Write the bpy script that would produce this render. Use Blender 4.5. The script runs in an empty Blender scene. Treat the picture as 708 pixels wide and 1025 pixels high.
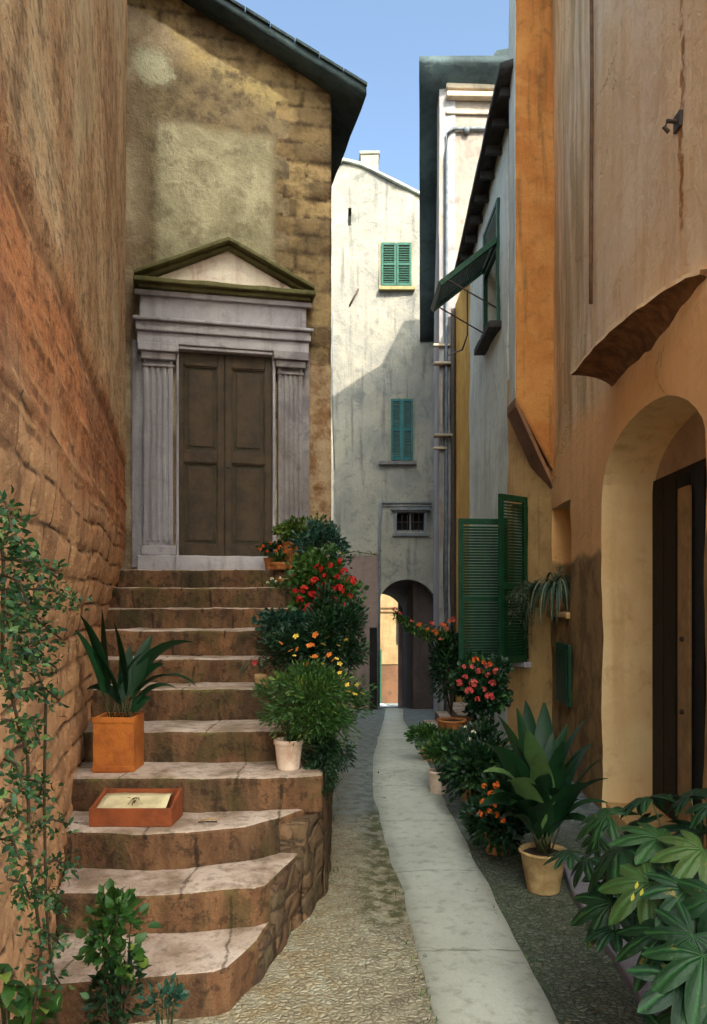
import bpy, bmesh, math, random
from mathutils import Vector, Matrix, noise
from mathutils.geometry import delaunay_2d_cdt

random.seed(7)
SC = bpy.context.scene
COL = SC.collection
F, CX, HY, H = 800.0, 354.0, 596.0, 1.88      # focal length in px of the 708 x 1025 picture, eye level 1.88 m


def ray(px, py):
    return Vector(((px - CX) / F, 1.0, -(py - HY) / F))


def at(px, py, d):
    return ray(px, py) * d + Vector((0, 0, H))


def gz(y):
    """height of the ground, the alley falls away beyond the steps"""
    if y < 9: return 0.0
    if y < 20: return -0.0882 * (y - 9)
    if y < 42: return -0.97 - (y - 20) * 0.1286
    return -3.8


def nz(p, s=1.0, seed=0.0):
    return noise.noise(Vector((p[0] * s + seed, p[1] * s + seed * .37, p[2] * s - seed)))


# ------------------------------------------------------------------ objects
def tag(o, label=None, cat=None, group=None, kind=None):
    if label: o['label'] = label
    if cat: o['category'] = cat
    if group: o['group'] = group
    if kind: o['kind'] = kind
    return o


def thing(name, loc, label, cat, group=None):
    o = bpy.data.objects.new(name, None)
    o.empty_display_size = .1
    o.location = loc
    COL.objects.link(o)
    return tag(o, label, cat, group)


def wloc(o):
    v = Vector(o.location)
    while o.parent:
        o = o.parent
        v += Vector(o.location)
    return v


def copy_tree(o, parent=None):
    c = o.copy(); COL.objects.link(c); c.parent = parent
    for ch in [x for x in bpy.data.objects if x.parent == o]:
        copy_tree(ch, c)
    return c


class MB:
    def __init__(s):
        s.v, s.f, s.m, s.t, s.sm = [], [], [], [], []
        s.attr = {}

    def face(s, idx, m=0, t=0.5, sm=False):
        s.f.append(tuple(idx)); s.m.append(m); s.t.append(t); s.sm.append(sm)

    def poly(s, pts, m=0, t=0.5, sm=False):
        b = len(s.v)
        s.v += [Vector(p) for p in pts]
        s.face(range(b, b + len(pts)), m, t, sm)

    def hexa(s, p, m=0, t=0.5):
        """p: 4 bottom points then 4 top points, same winding"""
        b = len(s.v)
        s.v += [Vector(q) for q in p]
        for q in ((3, 2, 1, 0), (4, 5, 6, 7), (0, 1, 5, 4), (1, 2, 6, 5), (2, 3, 7, 6), (3, 0, 4, 7)):
            s.face([b + i for i in q], m, t)

    def box(s, a, b, m=0, t=.5):
        x0, y0, z0 = a; x1, y1, z1 = b
        s.hexa([(x0, y0, z0), (x1, y0, z0), (x1, y1, z0), (x0, y1, z0),
                (x0, y0, z1), (x1, y0, z1), (x1, y1, z1), (x0, y1, z1)], m, t)

    def prism(s, plan, z0, z1, m=0, t=.5):
        n = len(plan); b = len(s.v)
        zz0 = z0 if isinstance(z0, (list, tuple)) else [z0] * n
        zz1 = z1 if isinstance(z1, (list, tuple)) else [z1] * n
        s.v += [Vector((p[0], p[1], zz0[i])) for i, p in enumerate(plan)]
        s.v += [Vector((p[0], p[1], zz1[i])) for i, p in enumerate(plan)]
        s.face([b + i for i in reversed(range(n))], m, t)
        s.face([b + n + i for i in range(n)], m, t)
        for i in range(n):
            j = (i + 1) % n
            s.face((b + i, b + j, b + n + j, b + n + i), m, t)

    def tube(s, pts, r, seg=8, m=0, t=.5, cap=True):
        pts = [Vector(p) for p in pts]
        b = len(s.v); n = len(pts)
        rr = r if isinstance(r, (list, tuple)) else [r] * n
        up = Vector((0, 0, 1))
        for i, p in enumerate(pts):
            d = (pts[min(i + 1, n - 1)] - pts[max(i - 1, 0)]).normalized()
            a = d.cross(up)
            if a.length < .05: a = d.cross(Vector((1, 0, 0)))
            a.normalize(); c = a.cross(d)
            for k in range(seg):
                w = 2 * math.pi * k / seg
                s.v.append(p + (a * math.cos(w) + c * math.sin(w)) * rr[i])
        for i in range(n - 1):
            for k in range(seg):
                k2 = (k + 1) % seg
                s.face((b + i * seg + k, b + i * seg + k2, b + (i + 1) * seg + k2, b + (i + 1) * seg + k), m, t, True)
        if cap:
            s.face([b + k for k in reversed(range(seg))], m, t)
            s.face([b + (n - 1) * seg + k for k in range(seg)], m, t)

    def lathe(s, c, prof, seg=28, m=0, t=.5):
        b = len(s.v); c = Vector(c)
        for r, z in prof:
            for k in range(seg):
                w = 2 * math.pi * k / seg
                s.v.append(c + Vector((r * math.cos(w), r * math.sin(w), z)))
        for i in range(len(prof) - 1):
            for k in range(seg):
                k2 = (k + 1) % seg
                s.face((b + i * seg + k, b + i * seg + k2, b + (i + 1) * seg + k2, b + (i + 1) * seg + k), m, t, True)

    def build(s, name, mats, parent=None, bevel=0, rough=None, label=None, solid=0):
        me = bpy.data.meshes.new(name)
        off = wloc(parent) if parent else Vector((0, 0, 0))
        me.from_pydata([v - off for v in s.v], [], s.f)
        mats = mats if isinstance(mats, (list, tuple)) else [mats]
        for m in mats: me.materials.append(m)
        me.polygons.foreach_set('material_index', s.m)
        me.polygons.foreach_set('use_smooth', s.sm)
        if 'blk' not in s.attr:
            a = me.attributes.new('tint', 'FLOAT', 'FACE'); a.data.foreach_set('value', s.t)
        for k, vals in s.attr.items():
            a = me.attributes.new(k, 'FLOAT', 'POINT'); a.data.foreach_set('value', vals)
        me.update()
        if rough:
            L, amp, sc = rough
            bm = bmesh.new(); bm.from_mesh(me)
            bmesh.ops.remove_doubles(bm, verts=bm.verts, dist=1e-5)
            bmesh.ops.recalc_face_normals(bm, faces=bm.faces)
            if bevel:
                bmesh.ops.bevel(bm, geom=[e for e in bm.edges], offset=bevel, segments=2, profile=.6, affect='EDGES')
            for _ in range(7):
                es = [e for e in bm.edges if e.calc_length() > L]
                if not es: break
                bmesh.ops.subdivide_edges(bm, edges=es, cuts=1, use_grid_fill=True)
            bmesh.ops.triangulate(bm, faces=[f for f in bm.faces if len(f.verts) > 4])
            bm.normal_update()
            for v in bm.verts:
                p = v.co + off
                q = nz(p, sc, 3) * amp + nz(p, sc * 3.1, 9) * amp * .4
                v.co += v.normal * q + Vector((nz(p, sc * .6, 20), nz(p, sc * .6, 31), nz(p, sc * .5, 44) * .7)) * amp * .8
            for f in bm.faces: f.smooth = True
            bm.to_mesh(me); bm.free()
            bevel = 0
        o = bpy.data.objects.new(name, me)
        COL.objects.link(o)
        if parent: o.parent = parent
        if bevel:
            md = o.modifiers.new('Bevel', 'BEVEL'); md.width = bevel; md.segments = 2; md.limit_method = 'ANGLE'
        if label: o['label'] = label
        return o


class Wall:
    """vertical plane through A and B (plan points); u runs from A to B; n faces the viewer"""
    def __init__(s, A, B):
        s.A = Vector(A); s.B = Vector(B)
        s.u = (s.B - s.A).normalized()
        n = Vector((s.u.y, -s.u.x))
        if n.dot(-s.A) < 0 and n.dot(-s.B) < 0 or n.dot(-(s.A + s.B) / 2) < 0: n = -n
        s.n = n
        s.len = (s.B - s.A).length

    def pt(s, u, z, off=0.0):
        p = s.A + s.u * u + s.n * off
        return Vector((p.x, p.y, z))

    def uz(s, px, py, off=0.0):
        r = ray(px, py)
        r2 = Vector((r.x, r.y))
        d = ((s.A + s.n * off).dot(s.n)) / r2.dot(s.n)
        p = r2 * d
        return ((p - s.A).dot(s.u), H + r.z * d)

    def px(s, px, py, off=0.0):
        u, z = s.uz(px, py, off)
        return s.pt(u, z, off)

    def block(s, mb, u0, u1, z0, z1, o0, o1, m=0, t=.5):
        mb.hexa([s.pt(u0, z0, o0), s.pt(u1, z0, o0), s.pt(u1, z0, o1), s.pt(u0, z0, o1),
                 s.pt(u0, z1, o0), s.pt(u1, z1, o0), s.pt(u1, z1, o1), s.pt(u0, z1, o1)], m, t)


def inside(p, poly):
    x, y = p; c = False; j = len(poly) - 1
    for i in range(len(poly)):
        xi, yi = poly[i]; xj, yj = poly[j]
        if (yi > y) != (yj > y) and x < (xj - xi) * (y - yi) / (yj - yi) + xi: c = not c
        j = i
    return c


def dens(poly, L):
    out = []
    for i, a in enumerate(poly):
        b = poly[(i + 1) % len(poly)]
        d = math.hypot(b[0] - a[0], b[1] - a[1]); n = max(1, int(d / L))
        for k in range(n):
            out.append((a[0] + (b[0] - a[0]) * k / n, a[1] + (b[1] - a[1]) * k / n))
    return out


def slab(mb, w, outer, holes=(), thick=.4, grid=.15, amp=.012, sc=1.5, reveal_m=0, fade=None):
    """wall sheet with real openings, gently uneven front, reveals as deep as the wall"""
    def fr(u, z):
        p = w.pt(u, z)
        e = nz(p, sc, 5) * amp + nz(p, sc * 4, 11) * amp * .35
        return w.pt(u, z, e)
    loops = [dens(outer, grid)] + [dens(h, min(grid, .08)) for h in holes]
    vs, es = [], []
    for lp in loops:
        b = len(vs); vs += [Vector(p) for p in lp]
        es += [(b + i, b + (i + 1) % len(lp)) for i in range(len(lp))]
    us = [p[0] for p in outer]; zs = [p[1] for p in outer]
    u = min(us) + grid * .5
    while u < max(us):
        z = min(zs) + grid * .5
        while z < max(zs):
            q = (u, z)
            if inside(q, outer) and not any(inside(q, h) for h in holes): vs.append(Vector(q))
            z += grid
        u += grid
    V, E, Fc, *_ = delaunay_2d_cdt(vs, es, [], 0, 1e-4)
    b = len(mb.v)
    mb.v += [fr(p.x, p.y) for p in V]
    for f in Fc:
        c = sum((V[i] for i in f), Vector((0, 0))) / len(f)
        if inside(c, outer) and not any(inside(c, h) for h in holes):
            pts = [mb.v[b + i] for i in f]
            nn = (pts[1] - pts[0]).cross(pts[2] - pts[0])
            if nn.dot(Vector((w.n.x, w.n.y, 0))) < 0: f = list(reversed(f))
            mb.face([b + i for i in f], 0, .5, True)
    for li, lp in enumerate(loops):
        n = len(lp); b = len(mb.v)
        mb.v += [fr(*p) for p in lp] + [w.pt(p[0], p[1], -thick) for p in lp]
        for i in range(n):
            j = (i + 1) % n
            mb.face((b + i, b + j, b + n + j, b + n + i), reveal_m if li else 0, .5)
    mb.poly([w.pt(p[0], p[1], -thick) for p in outer] if not holes else [], 0) if not holes else None


def gridwall(mb, w, us, zs, hfun, afun=None, mask=None):
    b = len(mb.v); nu, nzz = len(us), len(zs)
    A = {}
    for z in zs:
        for u in us:
            mb.v.append(w.pt(u, z, hfun(u, z)))
            if afun:
                for k, val in afun(u, z).items(): A.setdefault(k, []).append(val)
    for i in range(nzz - 1):
        for j in range(nu - 1):
            if mask and not mask((us[j] + us[j + 1]) / 2, (zs[i] + zs[i + 1]) / 2): continue
            mb.face((b + i * nu + j, b + i * nu + j + 1, b + (i + 1) * nu + j + 1, b + (i + 1) * nu + j), 0, .5, True)
    for k, v in A.items(): mb.attr.setdefault(k, []).extend(v)


def frange(a, b, s):
    n = max(1, int(round((b - a) / s)))
    return [a + (b - a) * i / n for i in range(n + 1)]


# ------------------------------------------------------------------ materials
def lin(c):
    c = c / 255.0
    return c / 12.92 if c <= .04045 else ((c + .055) / 1.055) ** 2.4


def C(r, g, b): return (lin(r), lin(g), lin(b), 1)


class G:
    def __init__(s, name, rough=.9, spec=.25):
        s.mat = bpy.data.materials.new(name); s.mat.use_nodes = True
        s.nt = s.mat.node_tree; s.nd = s.nt.nodes; s.nd.clear()
        s.out = s.nd.new('ShaderNodeOutputMaterial')
        s.b = s.nd.new('ShaderNodeBsdfPrincipled')
        s.nt.links.new(s.b.outputs[0], s.out.inputs[0])
        s.b.inputs['Roughness'].default_value = rough
        s.b.inputs['Specular IOR Level'].default_value = spec
        geo = s.nd.new('ShaderNodeNewGeometry')
        s.P = geo.outputs['Position']; s.N = geo.outputs['True Normal']

    def put(s, sock, v):
        if isinstance(v, bpy.types.NodeSocket): s.nt.links.new(v, sock)
        elif v is not None:
            if isinstance(v, tuple) and len(v) == 4 and len(getattr(sock, 'default_value', ())) == 3: v = v[:3]
            sock.default_value = v

    def math(s, op, a, b=None, c=None, clamp=False):
        n = s.nd.new('ShaderNodeMath'); n.operation = op; n.use_clamp = clamp
        s.put(n.inputs[0], a)
        if b is not None: s.put(n.inputs[1], b)
        if c is not None: s.put(n.inputs[2], c)
        return n.outputs[0]

    def add(s, a, b): return s.math('ADD', a, b)
    def sub(s, a, b): return s.math('SUBTRACT', a, b)
    def mul(s, a, b): return s.math('MULTIPLY', a, b)
    def mx(s, a, b): return s.math('MAXIMUM', a, b)
    def mn(s, a, b): return s.math('MINIMUM', a, b)
    def inv(s, a): return s.math('SUBTRACT', 1.0, a)

    def vm(s, op, a, b=None):
        n = s.nd.new('ShaderNodeVectorMath'); n.operation = op
        s.put(n.inputs[0], a)
        if b is not None: s.put(n.inputs[1], b)
        return n.outputs['Value'] if op in ('DOT_PRODUCT', 'LENGTH') else n.outputs[0]

    def comb(s, x, y, z):
        n = s.nd.new('ShaderNodeCombineXYZ')
        for i, v in enumerate((x, y, z)): s.put(n.inputs[i], v)
        return n.outputs[0]

    def sep(s, v):
        n = s.nd.new('ShaderNodeSeparateXYZ'); s.put(n.inputs[0], v); return n.outputs

    def scale(s, v, k):
        n = s.nd.new('ShaderNodeVectorMath'); n.operation = 'MULTIPLY'
        s.put(n.inputs[0], v); n.inputs[1].default_value = k if isinstance(k, tuple) else (k, k, k)
        return n.outputs[0]

    def noise(s, v, sc, det=4, rough=.55, dist=0.0, col=False):
        n = s.nd.new('ShaderNodeTexNoise'); s.put(n.inputs['Vector'], v)
        n.inputs['Scale'].default_value = sc; n.inputs['Detail'].default_value = det
        n.inputs['Roughness'].default_value = rough; n.inputs['Distortion'].default_value = dist
        return n.outputs['Color'] if col else n.outputs[0]

    def voro(s, v, sc, feat='F1', out='Distance', rnd=1.0):
        n = s.nd.new('ShaderNodeTexVoronoi'); n.feature = feat; s.put(n.inputs['Vector'], v)
        n.inputs['Scale'].default_value = sc; n.inputs['Randomness'].default_value = rnd
        return n.outputs[out]

    def sm(s, x, lo, hi, a=0.0, b=1.0):
        n = s.nd.new('ShaderNodeMapRange'); n.interpolation_type = 'SMOOTHSTEP'
        s.put(n.inputs['Value'], x); s.put(n.inputs['From Min'], lo); s.put(n.inputs['From Max'], hi)
        n.inputs['To Min'].default_value = a; n.inputs['To Max'].default_value = b
        return n.outputs[0]

    def mix(s, f, a, b, mode='MIX'):
        n = s.nd.new('ShaderNodeMix'); n.data_type = 'RGBA'; n.blend_type = mode; n.clamp_factor = True
        s.put(n.inputs[0], f); s.put(n.inputs[6], a); s.put(n.inputs[7], b)
        return n.outputs[2]

    def attr(s, name):
        n = s.nd.new('ShaderNodeAttribute'); n.attribute_name = name; return n.outputs['Fac']

    def bump(s, h, dist=.01, strength=1.0, prev=None):
        n = s.nd.new('ShaderNodeBump'); s.put(n.inputs['Height'], h)
        n.inputs['Distance'].default_value = dist; n.inputs['Strength'].default_value = strength
        if prev is not None: s.put(n.inputs['Normal'], prev)
        return n.outputs[0]

    def box(s, u, v, u0, u1, v0, v1, soft=.08):
        a = s.mul(s.sm(u, u0 - soft, u0 + soft), s.inv(s.sm(u, u1 - soft, u1 + soft)))
        b = s.mul(s.sm(v, v0 - soft, v0 + soft), s.inv(s.sm(v, v1 - soft, v1 + soft)))
        return s.mul(a, b)

    def done(s, col, nrm=None, rough=None):
        s.put(s.b.inputs['Base Color'], col)
        if nrm is not None: s.put(s.b.inputs['Normal'], nrm)
        if rough is not None: s.put(s.b.inputs['Roughness'], rough)
        return s.mat

    def wallco(s, w):
        """(u, z) along a Wall, in metres"""
        rel = s.vm('SUBTRACT', s.P, (w.A.x, w.A.y, 0))
        u = s.vm('DOT_PRODUCT', rel, (w.u.x, w.u.y, 0))
        return u, s.sep(s.P)[2]


def plaster(name, c1, c2, c3, streak=.5, grain=.004, peel=None, peelc=None, rough=.92, scl=1.0):
    """old lime plaster: two broad tones, vertical rain streaks, blotches, trowel marks"""
    g = G(name, rough)
    P = g.P
    broad = g.noise(P, .9 * scl, 5, .6, .4)
    mid = g.noise(P, 4.5 * scl, 6, .65, .6)
    st = g.noise(g.scale(P, (7, 7, .55)), 1.0 * scl, 5, .6)
    fine = g.noise(P, 60, 4, .7)
    col = g.mix(g.sm(broad, .36, .64), c1, c2)
    col = g.mix(g.mul(g.sm(st, .5, .74), streak), col, c3)
    col = g.mix(g.mul(g.sm(mid, .52, .72), .55), col, c3)
    col = g.mix(g.mul(g.sm(mid, .5, .28), .45), col, c1)
    if peel is not None:
        pk = g.sm(g.noise(P, 1.7 * scl, 7, .6, 1.0), peel, peel + .14)
        col = g.mix(pk, col, peelc)
    col = g.mix(.35, col, g.mix(fine, (.25, .25, .25, 1), (.78, .78, .78, 1)), 'OVERLAY')
    h = g.add(g.mul(mid, 1.0), g.mul(fine, .35))
    h = g.add(h, g.mul(g.noise(P, 18, 4, .6), .6))
    if peel is not None: h = g.sub(h, g.mul(pk, .25))
    return g.done(col, g.bump(h, grain * 4))


def simple(name, c, c2=None, sc=12, rough=.8, bump=.003, spec=.3, metal=0.0):
    g = G(name, rough, spec)
    if c2 is None: c2 = tuple(x * .6 for x in c[:3]) + (1,)
    n = g.noise(g.P, sc, 5, .65)
    n2 = g.noise(g.P, sc * 6, 3, .6)
    col = g.mix(g.sm(n, .35, .7), c, c2)
    g.b.inputs['Metallic'].default_value = metal
    return g.done(col, g.bump(g.add(n, g.mul(n2, .4)), bump * 3))


def leafmat(name, a, b, c=None, rough=.45, spec=.4, trans=.15, vein=False):
    g = G(name, rough, spec)
    t = g.attr('tint')
    dk = lambda q, k: tuple(x * k for x in q[:3]) + (1,)
    if trans < .2: a, b, c = dk(a, .55), dk(b, .6), dk(c, .75) if c else None
    col = g.mix(t, a, b)
    if c: col = g.mix(g.sm(t, .82, .95), col, c)
    n = g.noise(g.P, 25, 3)
    col = g.mix(g.mul(n, .5), col, tuple(x * .55 for x in a[:3]) + (1,))
    if vein:
        v = g.attr('vein')
        col = g.mix(g.mul(g.sm(v, .8, 1.0), .45), col, tuple(min(1, x * 2.2) for x in b[:3]) + (1,))
        sp = g.noise(g.P, 14, 5, .7)
        col = g.mix(g.mul(g.sm(sp, .62, .7), .7), col, C(120, 104, 48))
        nb = g.noise(g.P, 60, 4, .6)
        g.put(g.b.inputs['Normal'], g.bump(g.add(g.mul(g.sm(v, .6, 1.0), -1.0), g.mul(nb, .6)), .006))
    g.b.inputs['Transmission Weight'].default_value = 0
    # thin-leaf translucency
    tr = g.nd.new('ShaderNodeBsdfTranslucent'); g.put(tr.inputs[0], col)
    ms = g.nd.new('ShaderNodeMixShader'); ms.inputs[0].default_value = trans
    g.nt.links.new(g.b.outputs[0], ms.inputs[1]); g.nt.links.new(tr.outputs[0], ms.inputs[2])
    g.nt.links.new(ms.outputs[0], g.out.inputs[0])
    return g.done(col)


# ------------------------------------------------------------------ plan of the place
LW = Wall((-.444 - .226 * .3, .3), (-.444 - .226 * 7.62, 7.62))     # tall house on the left
CF = Wall((-6.0, 8.5 + .226 * (-6 + 1.38)), (-.241, 8.5 + .226 * (-.241 + 1.38)))   # church front
RW = Wall((1.755 + .0575 * 2.4, 2.4), (1.755 + .0575 * 9.2, 9.2))     # big ochre house on the right
Bp = (1.755 + .0575 * 9.2, 9.2)
Cp = (1.945, 10.1); Dp = (1.915, 13.2); Ep = (1.90, 14.95)
RB = Wall(Bp, Cp)
GWl = Wall(Cp, Dp)
OS = Wall(Dp, Ep)
FB = Wall((1.61, 15.0), (5.0, 15.1))
FS = Wall((2.0, 20.0), (1.61, 15.0))
WH = Wall((-2.2, 20.0), (3.0, 20.05))

# ---- materials that need the plan
def m_leftwall():
    g = G('left_house_masonry', .95, .2)
    u, z = g.wallco(LW)
    P = g.P
    blk = g.attr('blk'); mort = g.attr('mort')
    st = g.noise(g.comb(g.mul(u, 1.6), g.mul(z, .7), 0.0), 1.0, 7, .65)
    st2 = g.noise(g.comb(g.mul(u, 5.0), g.mul(z, 5.0), 3.0), 1.0, 6, .7)
    br = g.noise(P, 1.1, 5, .6, .5)
    up = g.mix(g.sm(st, .34, .66), C(206, 168, 126), C(168, 124, 86))
    up = g.mix(g.mul(g.sm(st2, .47, .6), .55), up, C(96, 76, 54))
    sp = g.noise(g.comb(g.mul(u, 12.0), g.mul(z, 24.0), 1.0), 1.0, 5, .8)
    up = g.mix(g.mul(g.sm(sp, .5, .62), .6), up, C(70, 54, 40))
    up = g.mix(g.mul(g.sm(sp, .46, .36), .45), up, C(196, 176, 140))
    up = g.mix(g.mul(g.sm(br, .5, .66), .6), up, C(190, 170, 134))
    lo = g.mix(g.sm(br, .36, .6), C(200, 128, 82), C(160, 102, 70))
    lo = g.mix(g.mul(g.sm(st2, .47, .62), .5), lo, C(100, 68, 48))
    lo = g.mix(g.mul(g.sm(sp, .5, .62), .6), lo, C(84, 52, 36))
    lo = g.mix(g.mul(g.sm(sp, .46, .36), .5), lo, C(214, 158, 104))
    sto = g.mix(blk, C(212, 158, 114), C(160, 116, 84))
    sto = g.mix(g.mul(g.sm(g.noise(P, 5, 5, .6), .5, .68), .7), sto, C(128, 92, 66))
    sto = g.mix(g.mul(g.sm(sp, .47, .38), .5), sto, C(222, 180, 132))
    sto = g.mix(g.mul(g.sm(mort, .25, .95), g.sm(g.noise(P, 4, 4), .36, .52)), sto, C(66, 48, 36))
    edge = g.mul(g.sub(g.noise(P, 1.5, 4, .6), .5), 1.3)
    zz = g.add(z, edge)
    col = g.mix(g.sm(g.add(z, g.mul(edge, .5)), 2.9, 3.4), lo, up)
    col = g.mix(g.sm(zz, 2.75, 2.2), col, sto)
    # shadow of the old ledge, painted into the colour as a dark band
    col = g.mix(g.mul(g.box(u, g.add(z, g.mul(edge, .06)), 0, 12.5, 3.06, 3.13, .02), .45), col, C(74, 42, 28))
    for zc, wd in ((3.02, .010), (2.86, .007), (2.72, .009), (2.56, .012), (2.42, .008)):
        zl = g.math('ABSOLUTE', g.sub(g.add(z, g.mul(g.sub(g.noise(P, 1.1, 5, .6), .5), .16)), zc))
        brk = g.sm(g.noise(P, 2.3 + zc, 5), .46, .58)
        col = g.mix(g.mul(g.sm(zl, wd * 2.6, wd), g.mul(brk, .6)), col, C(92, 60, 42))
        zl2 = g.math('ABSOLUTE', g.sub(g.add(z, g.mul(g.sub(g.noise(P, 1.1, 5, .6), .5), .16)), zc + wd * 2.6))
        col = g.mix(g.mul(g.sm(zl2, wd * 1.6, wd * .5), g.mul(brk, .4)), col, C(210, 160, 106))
    fine = g.noise(P, 70, 4, .7)
    col = g.mix(.45, col, g.mix(fine, (.2, .2, .2, 1), (.82, .82, .82, 1)), 'OVERLAY')
    h = g.add(g.mul(st2, 1.0), g.mul(fine, .3))
    h = g.add(h, g.mul(sp, .8))
    return g.done(col, g.bump(h, .014))


def m_church():
    g = G('church_plaster_and_stone', .95, .2)
    u, z = g.wallco(CF)
    P = g.P
    n1 = g.noise(P, 1.6, 6, .62, .6); n2 = g.noise(P, 6, 6, .65); n3 = g.noise(P, 26, 5, .7)
    blk = g.attr('blk'); mort = g.attr('mort'); q = g.attr('quoin')
    wob = g.mul(g.sub(n2, .5), .38)
    uu = g.add(u, wob); zz = g.add(z, g.mul(g.sub(n1, .5), .5))
    col = g.mix(g.sm(n1, .36, .62), C(190, 168, 138), C(142, 118, 94))
    # dark weathered frame round the pale panel
    u0, z1 = CF.uz(150, 125); u1, _ = CF.uz(292, 150); _, z0 = CF.uz(220, 290)
    dark = g.box(uu, zz, u0 - .12, u1 + .06, z0 - .6, CF.uz(200, 62)[1], .14)
    col = g.mix(g.mul(dark, .85), col, g.mix(g.sm(n2, .35, .6), C(84, 72, 56), C(128, 110, 82)))
    pu0 = CF.uz(157, 125)[0]; pu1 = CF.uz(272, 150)[0]; pz1 = CF.uz(215, 128)[1]
    pan = g.box(g.add(u, g.mul(wob, .3)), g.add(g.add(z, g.mul(wob, .55)), g.mul(g.sub(u, pu0), .03)), pu0, pu1, z0 - .8, pz1, .06)
    pc = g.mix(g.sm(n1, .38, .62), C(178, 166, 136), C(148, 138, 110))
    pc = g.mix(g.mul(g.sm(n2, .5, .68), .6), pc, C(116, 104, 82))
    col = g.mix(g.mul(pan, g.sm(n2, .22, .36)), col, pc)
    # pale splash high on the left, yellowish lime under the rake
    wu, wz = CF.uz(152, 66)
    d = g.vm('LENGTH', g.comb(g.sub(uu, wu), g.sub(z, wz), 0.0))
    col = g.mix(g.sm(g.add(d, g.mul(g.sub(n3, .5), .25)), .26, .1), col, C(196, 188, 158))
    yl = g.box(uu, g.add(g.sub(zz, CF.uz(332, 110)[1]), g.mul(g.sub(u, CF.uz(332, 110)[0]), .46)), CF.uz(175, 40)[0], 9, -.35, .2, .16)
    col = g.mix(g.mul(g.mul(yl, g.sm(n2, .36, .56)), .6), col, C(200, 174, 116))
    # quoin stones
    sc = g.mix(blk, C(170, 142, 100), C(112, 92, 66))
    sc = g.mix(g.mul(g.sm(n1, .45, .6), .6), sc, C(92, 80, 60))
    sc = g.mix(g.mul(g.sm(n2, .45, .7), .7), sc, C(88, 66, 46))
    sc = g.mix(g.mul(mort, g.sm(n2, .35, .6)), sc, C(62, 50, 36))
    col = g.mix(g.sm(g.add(q, wob), .35, .65), col, sc)
    # raw patch lower right of the portal
    lowr = g.box(uu, zz, CF.uz(306, 400)[0], 9, 1.5, CF.uz(320, 360)[1], .08)
    col = g.mix(g.mul(lowr, .8), col, g.mix(g.sm(n2, .38, .64), C(176, 150, 120), C(134, 98, 68)))
    col = g.mix(.5, col, g.mix(n3, (.2, .2, .2, 1), (.8, .8, .8, 1)), 'OVERLAY')
    h = g.add(g.add(n2, g.mul(n3, .5)), g.mul(g.noise(P, 90, 3, .6), .2))
    h = g.add(h, g.mul(pan, .25))
    return g.done(col, g.bump(h, .03))


def m_right():
    g = G('ochre_render', .93, .2)
    u, z = g.wallco(RW)
    P = g.P
    n1 = g.noise(P, .8, 5, .6, .5); n2 = g.noise(P, 3.6, 6, .62, .4); n3 = g.noise(P, 45, 4, .7)
    st = g.noise(g.comb(g.mul(u, 5.0), g.mul(z, .35), 0.0), 1.0, 5, .6)
    col = g.mix(g.sm(n1, .38, .62), C(244, 214, 178), C(238, 200, 154))
    col = g.mix(g.mul(g.sm(st, .48, .7), .5), col, C(218, 166, 110))
    col = g.mix(g.mul(g.sm(n2, .5, .72), .4), col, C(212, 168, 120))
    # deeper orange towards the far end of the wall
    e = g.add(u, g.mul(g.sub(n2, .5), .9))
    col = g.mix(g.mul(g.sm(e, RW.uz(590, 300)[0] - .4, RW.uz(560, 300)[0] + .6), .6), col, C(232, 184, 126))
    dirty = g.mul(g.sm(u, RW.uz(612, 300)[0], RW.uz(585, 300)[0]), g.sm(g.noise(g.comb(g.mul(u, 4.0), g.mul(z, .3), 7.0), 1.0, 6, .7), .42, .6))
    col = g.mix(g.mul(dirty, .6), col, C(150, 122, 78))
    low = g.box(g.add(u, g.mul(g.sub(n2, .5), .5)), g.add(z, g.mul(g.sub(n1, .5), .8)), -2, 20, -1, 3.62, .25)
    col = g.mix(g.mul(low, .8), col, g.mix(n2, C(250, 190, 122), C(242, 172, 104)))
    # dark damp dado beyond the doorway
    pts = [RW.uz(600, 556), RW.uz(572, 580)]
    line = g.add(z, g.mul(g.sub(u, pts[0][0]), .0))
    dad = g.mul(g.sm(g.add(line, g.mul(g.sub(n2, .5), .25)), pts[0][1] + .06, pts[0][1] - .02), 1.0)
    dc = g.mix(g.sm(n2, .38, .62), C(168, 132, 84), C(128, 98, 62))
    col = g.mix(dad, col, dc)
    # rust run beside the hook, and hairline stains
    ru = RW.uz(683, 100)[0]
    rust = g.mul(g.box(g.add(u, g.mul(g.sub(g.noise(P, 7, 4), .5), .12)), z, ru - .035, ru + .03, RW.uz(685, 228)[1], 9, .02), g.sm(g.noise(P, 11, 4), .38, .55))
    col = g.mix(g.mul(rust, .8), col, C(150, 84, 32))
    cr = g.voro(g.vm('ADD', P, g.scale(g.noise(P, 2.5, 4, .6, 0, True), .6)), .8, 'DISTANCE_TO_EDGE')
    crk = g.mul(g.sm(cr, .012, .002), g.sm(n1, .5, .6))
    col = g.mix(g.mul(crk, .25), col, C(150, 110, 76))
    col = g.mix(.3, col, g.mix(n3, (.25, .25, .25, 1), (.78, .78, .78, 1)), 'OVERLAY')
    h = g.add(g.add(n2, g.mul(n3, .3)), g.mul(g.noise(P, 14, 5, .6), .6))
    h = g.sub(h, g.mul(crk, .4)); h = g.sub(h, g.mul(rust, .4))
    return g.done(col, g.bump(h, .02))


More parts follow.
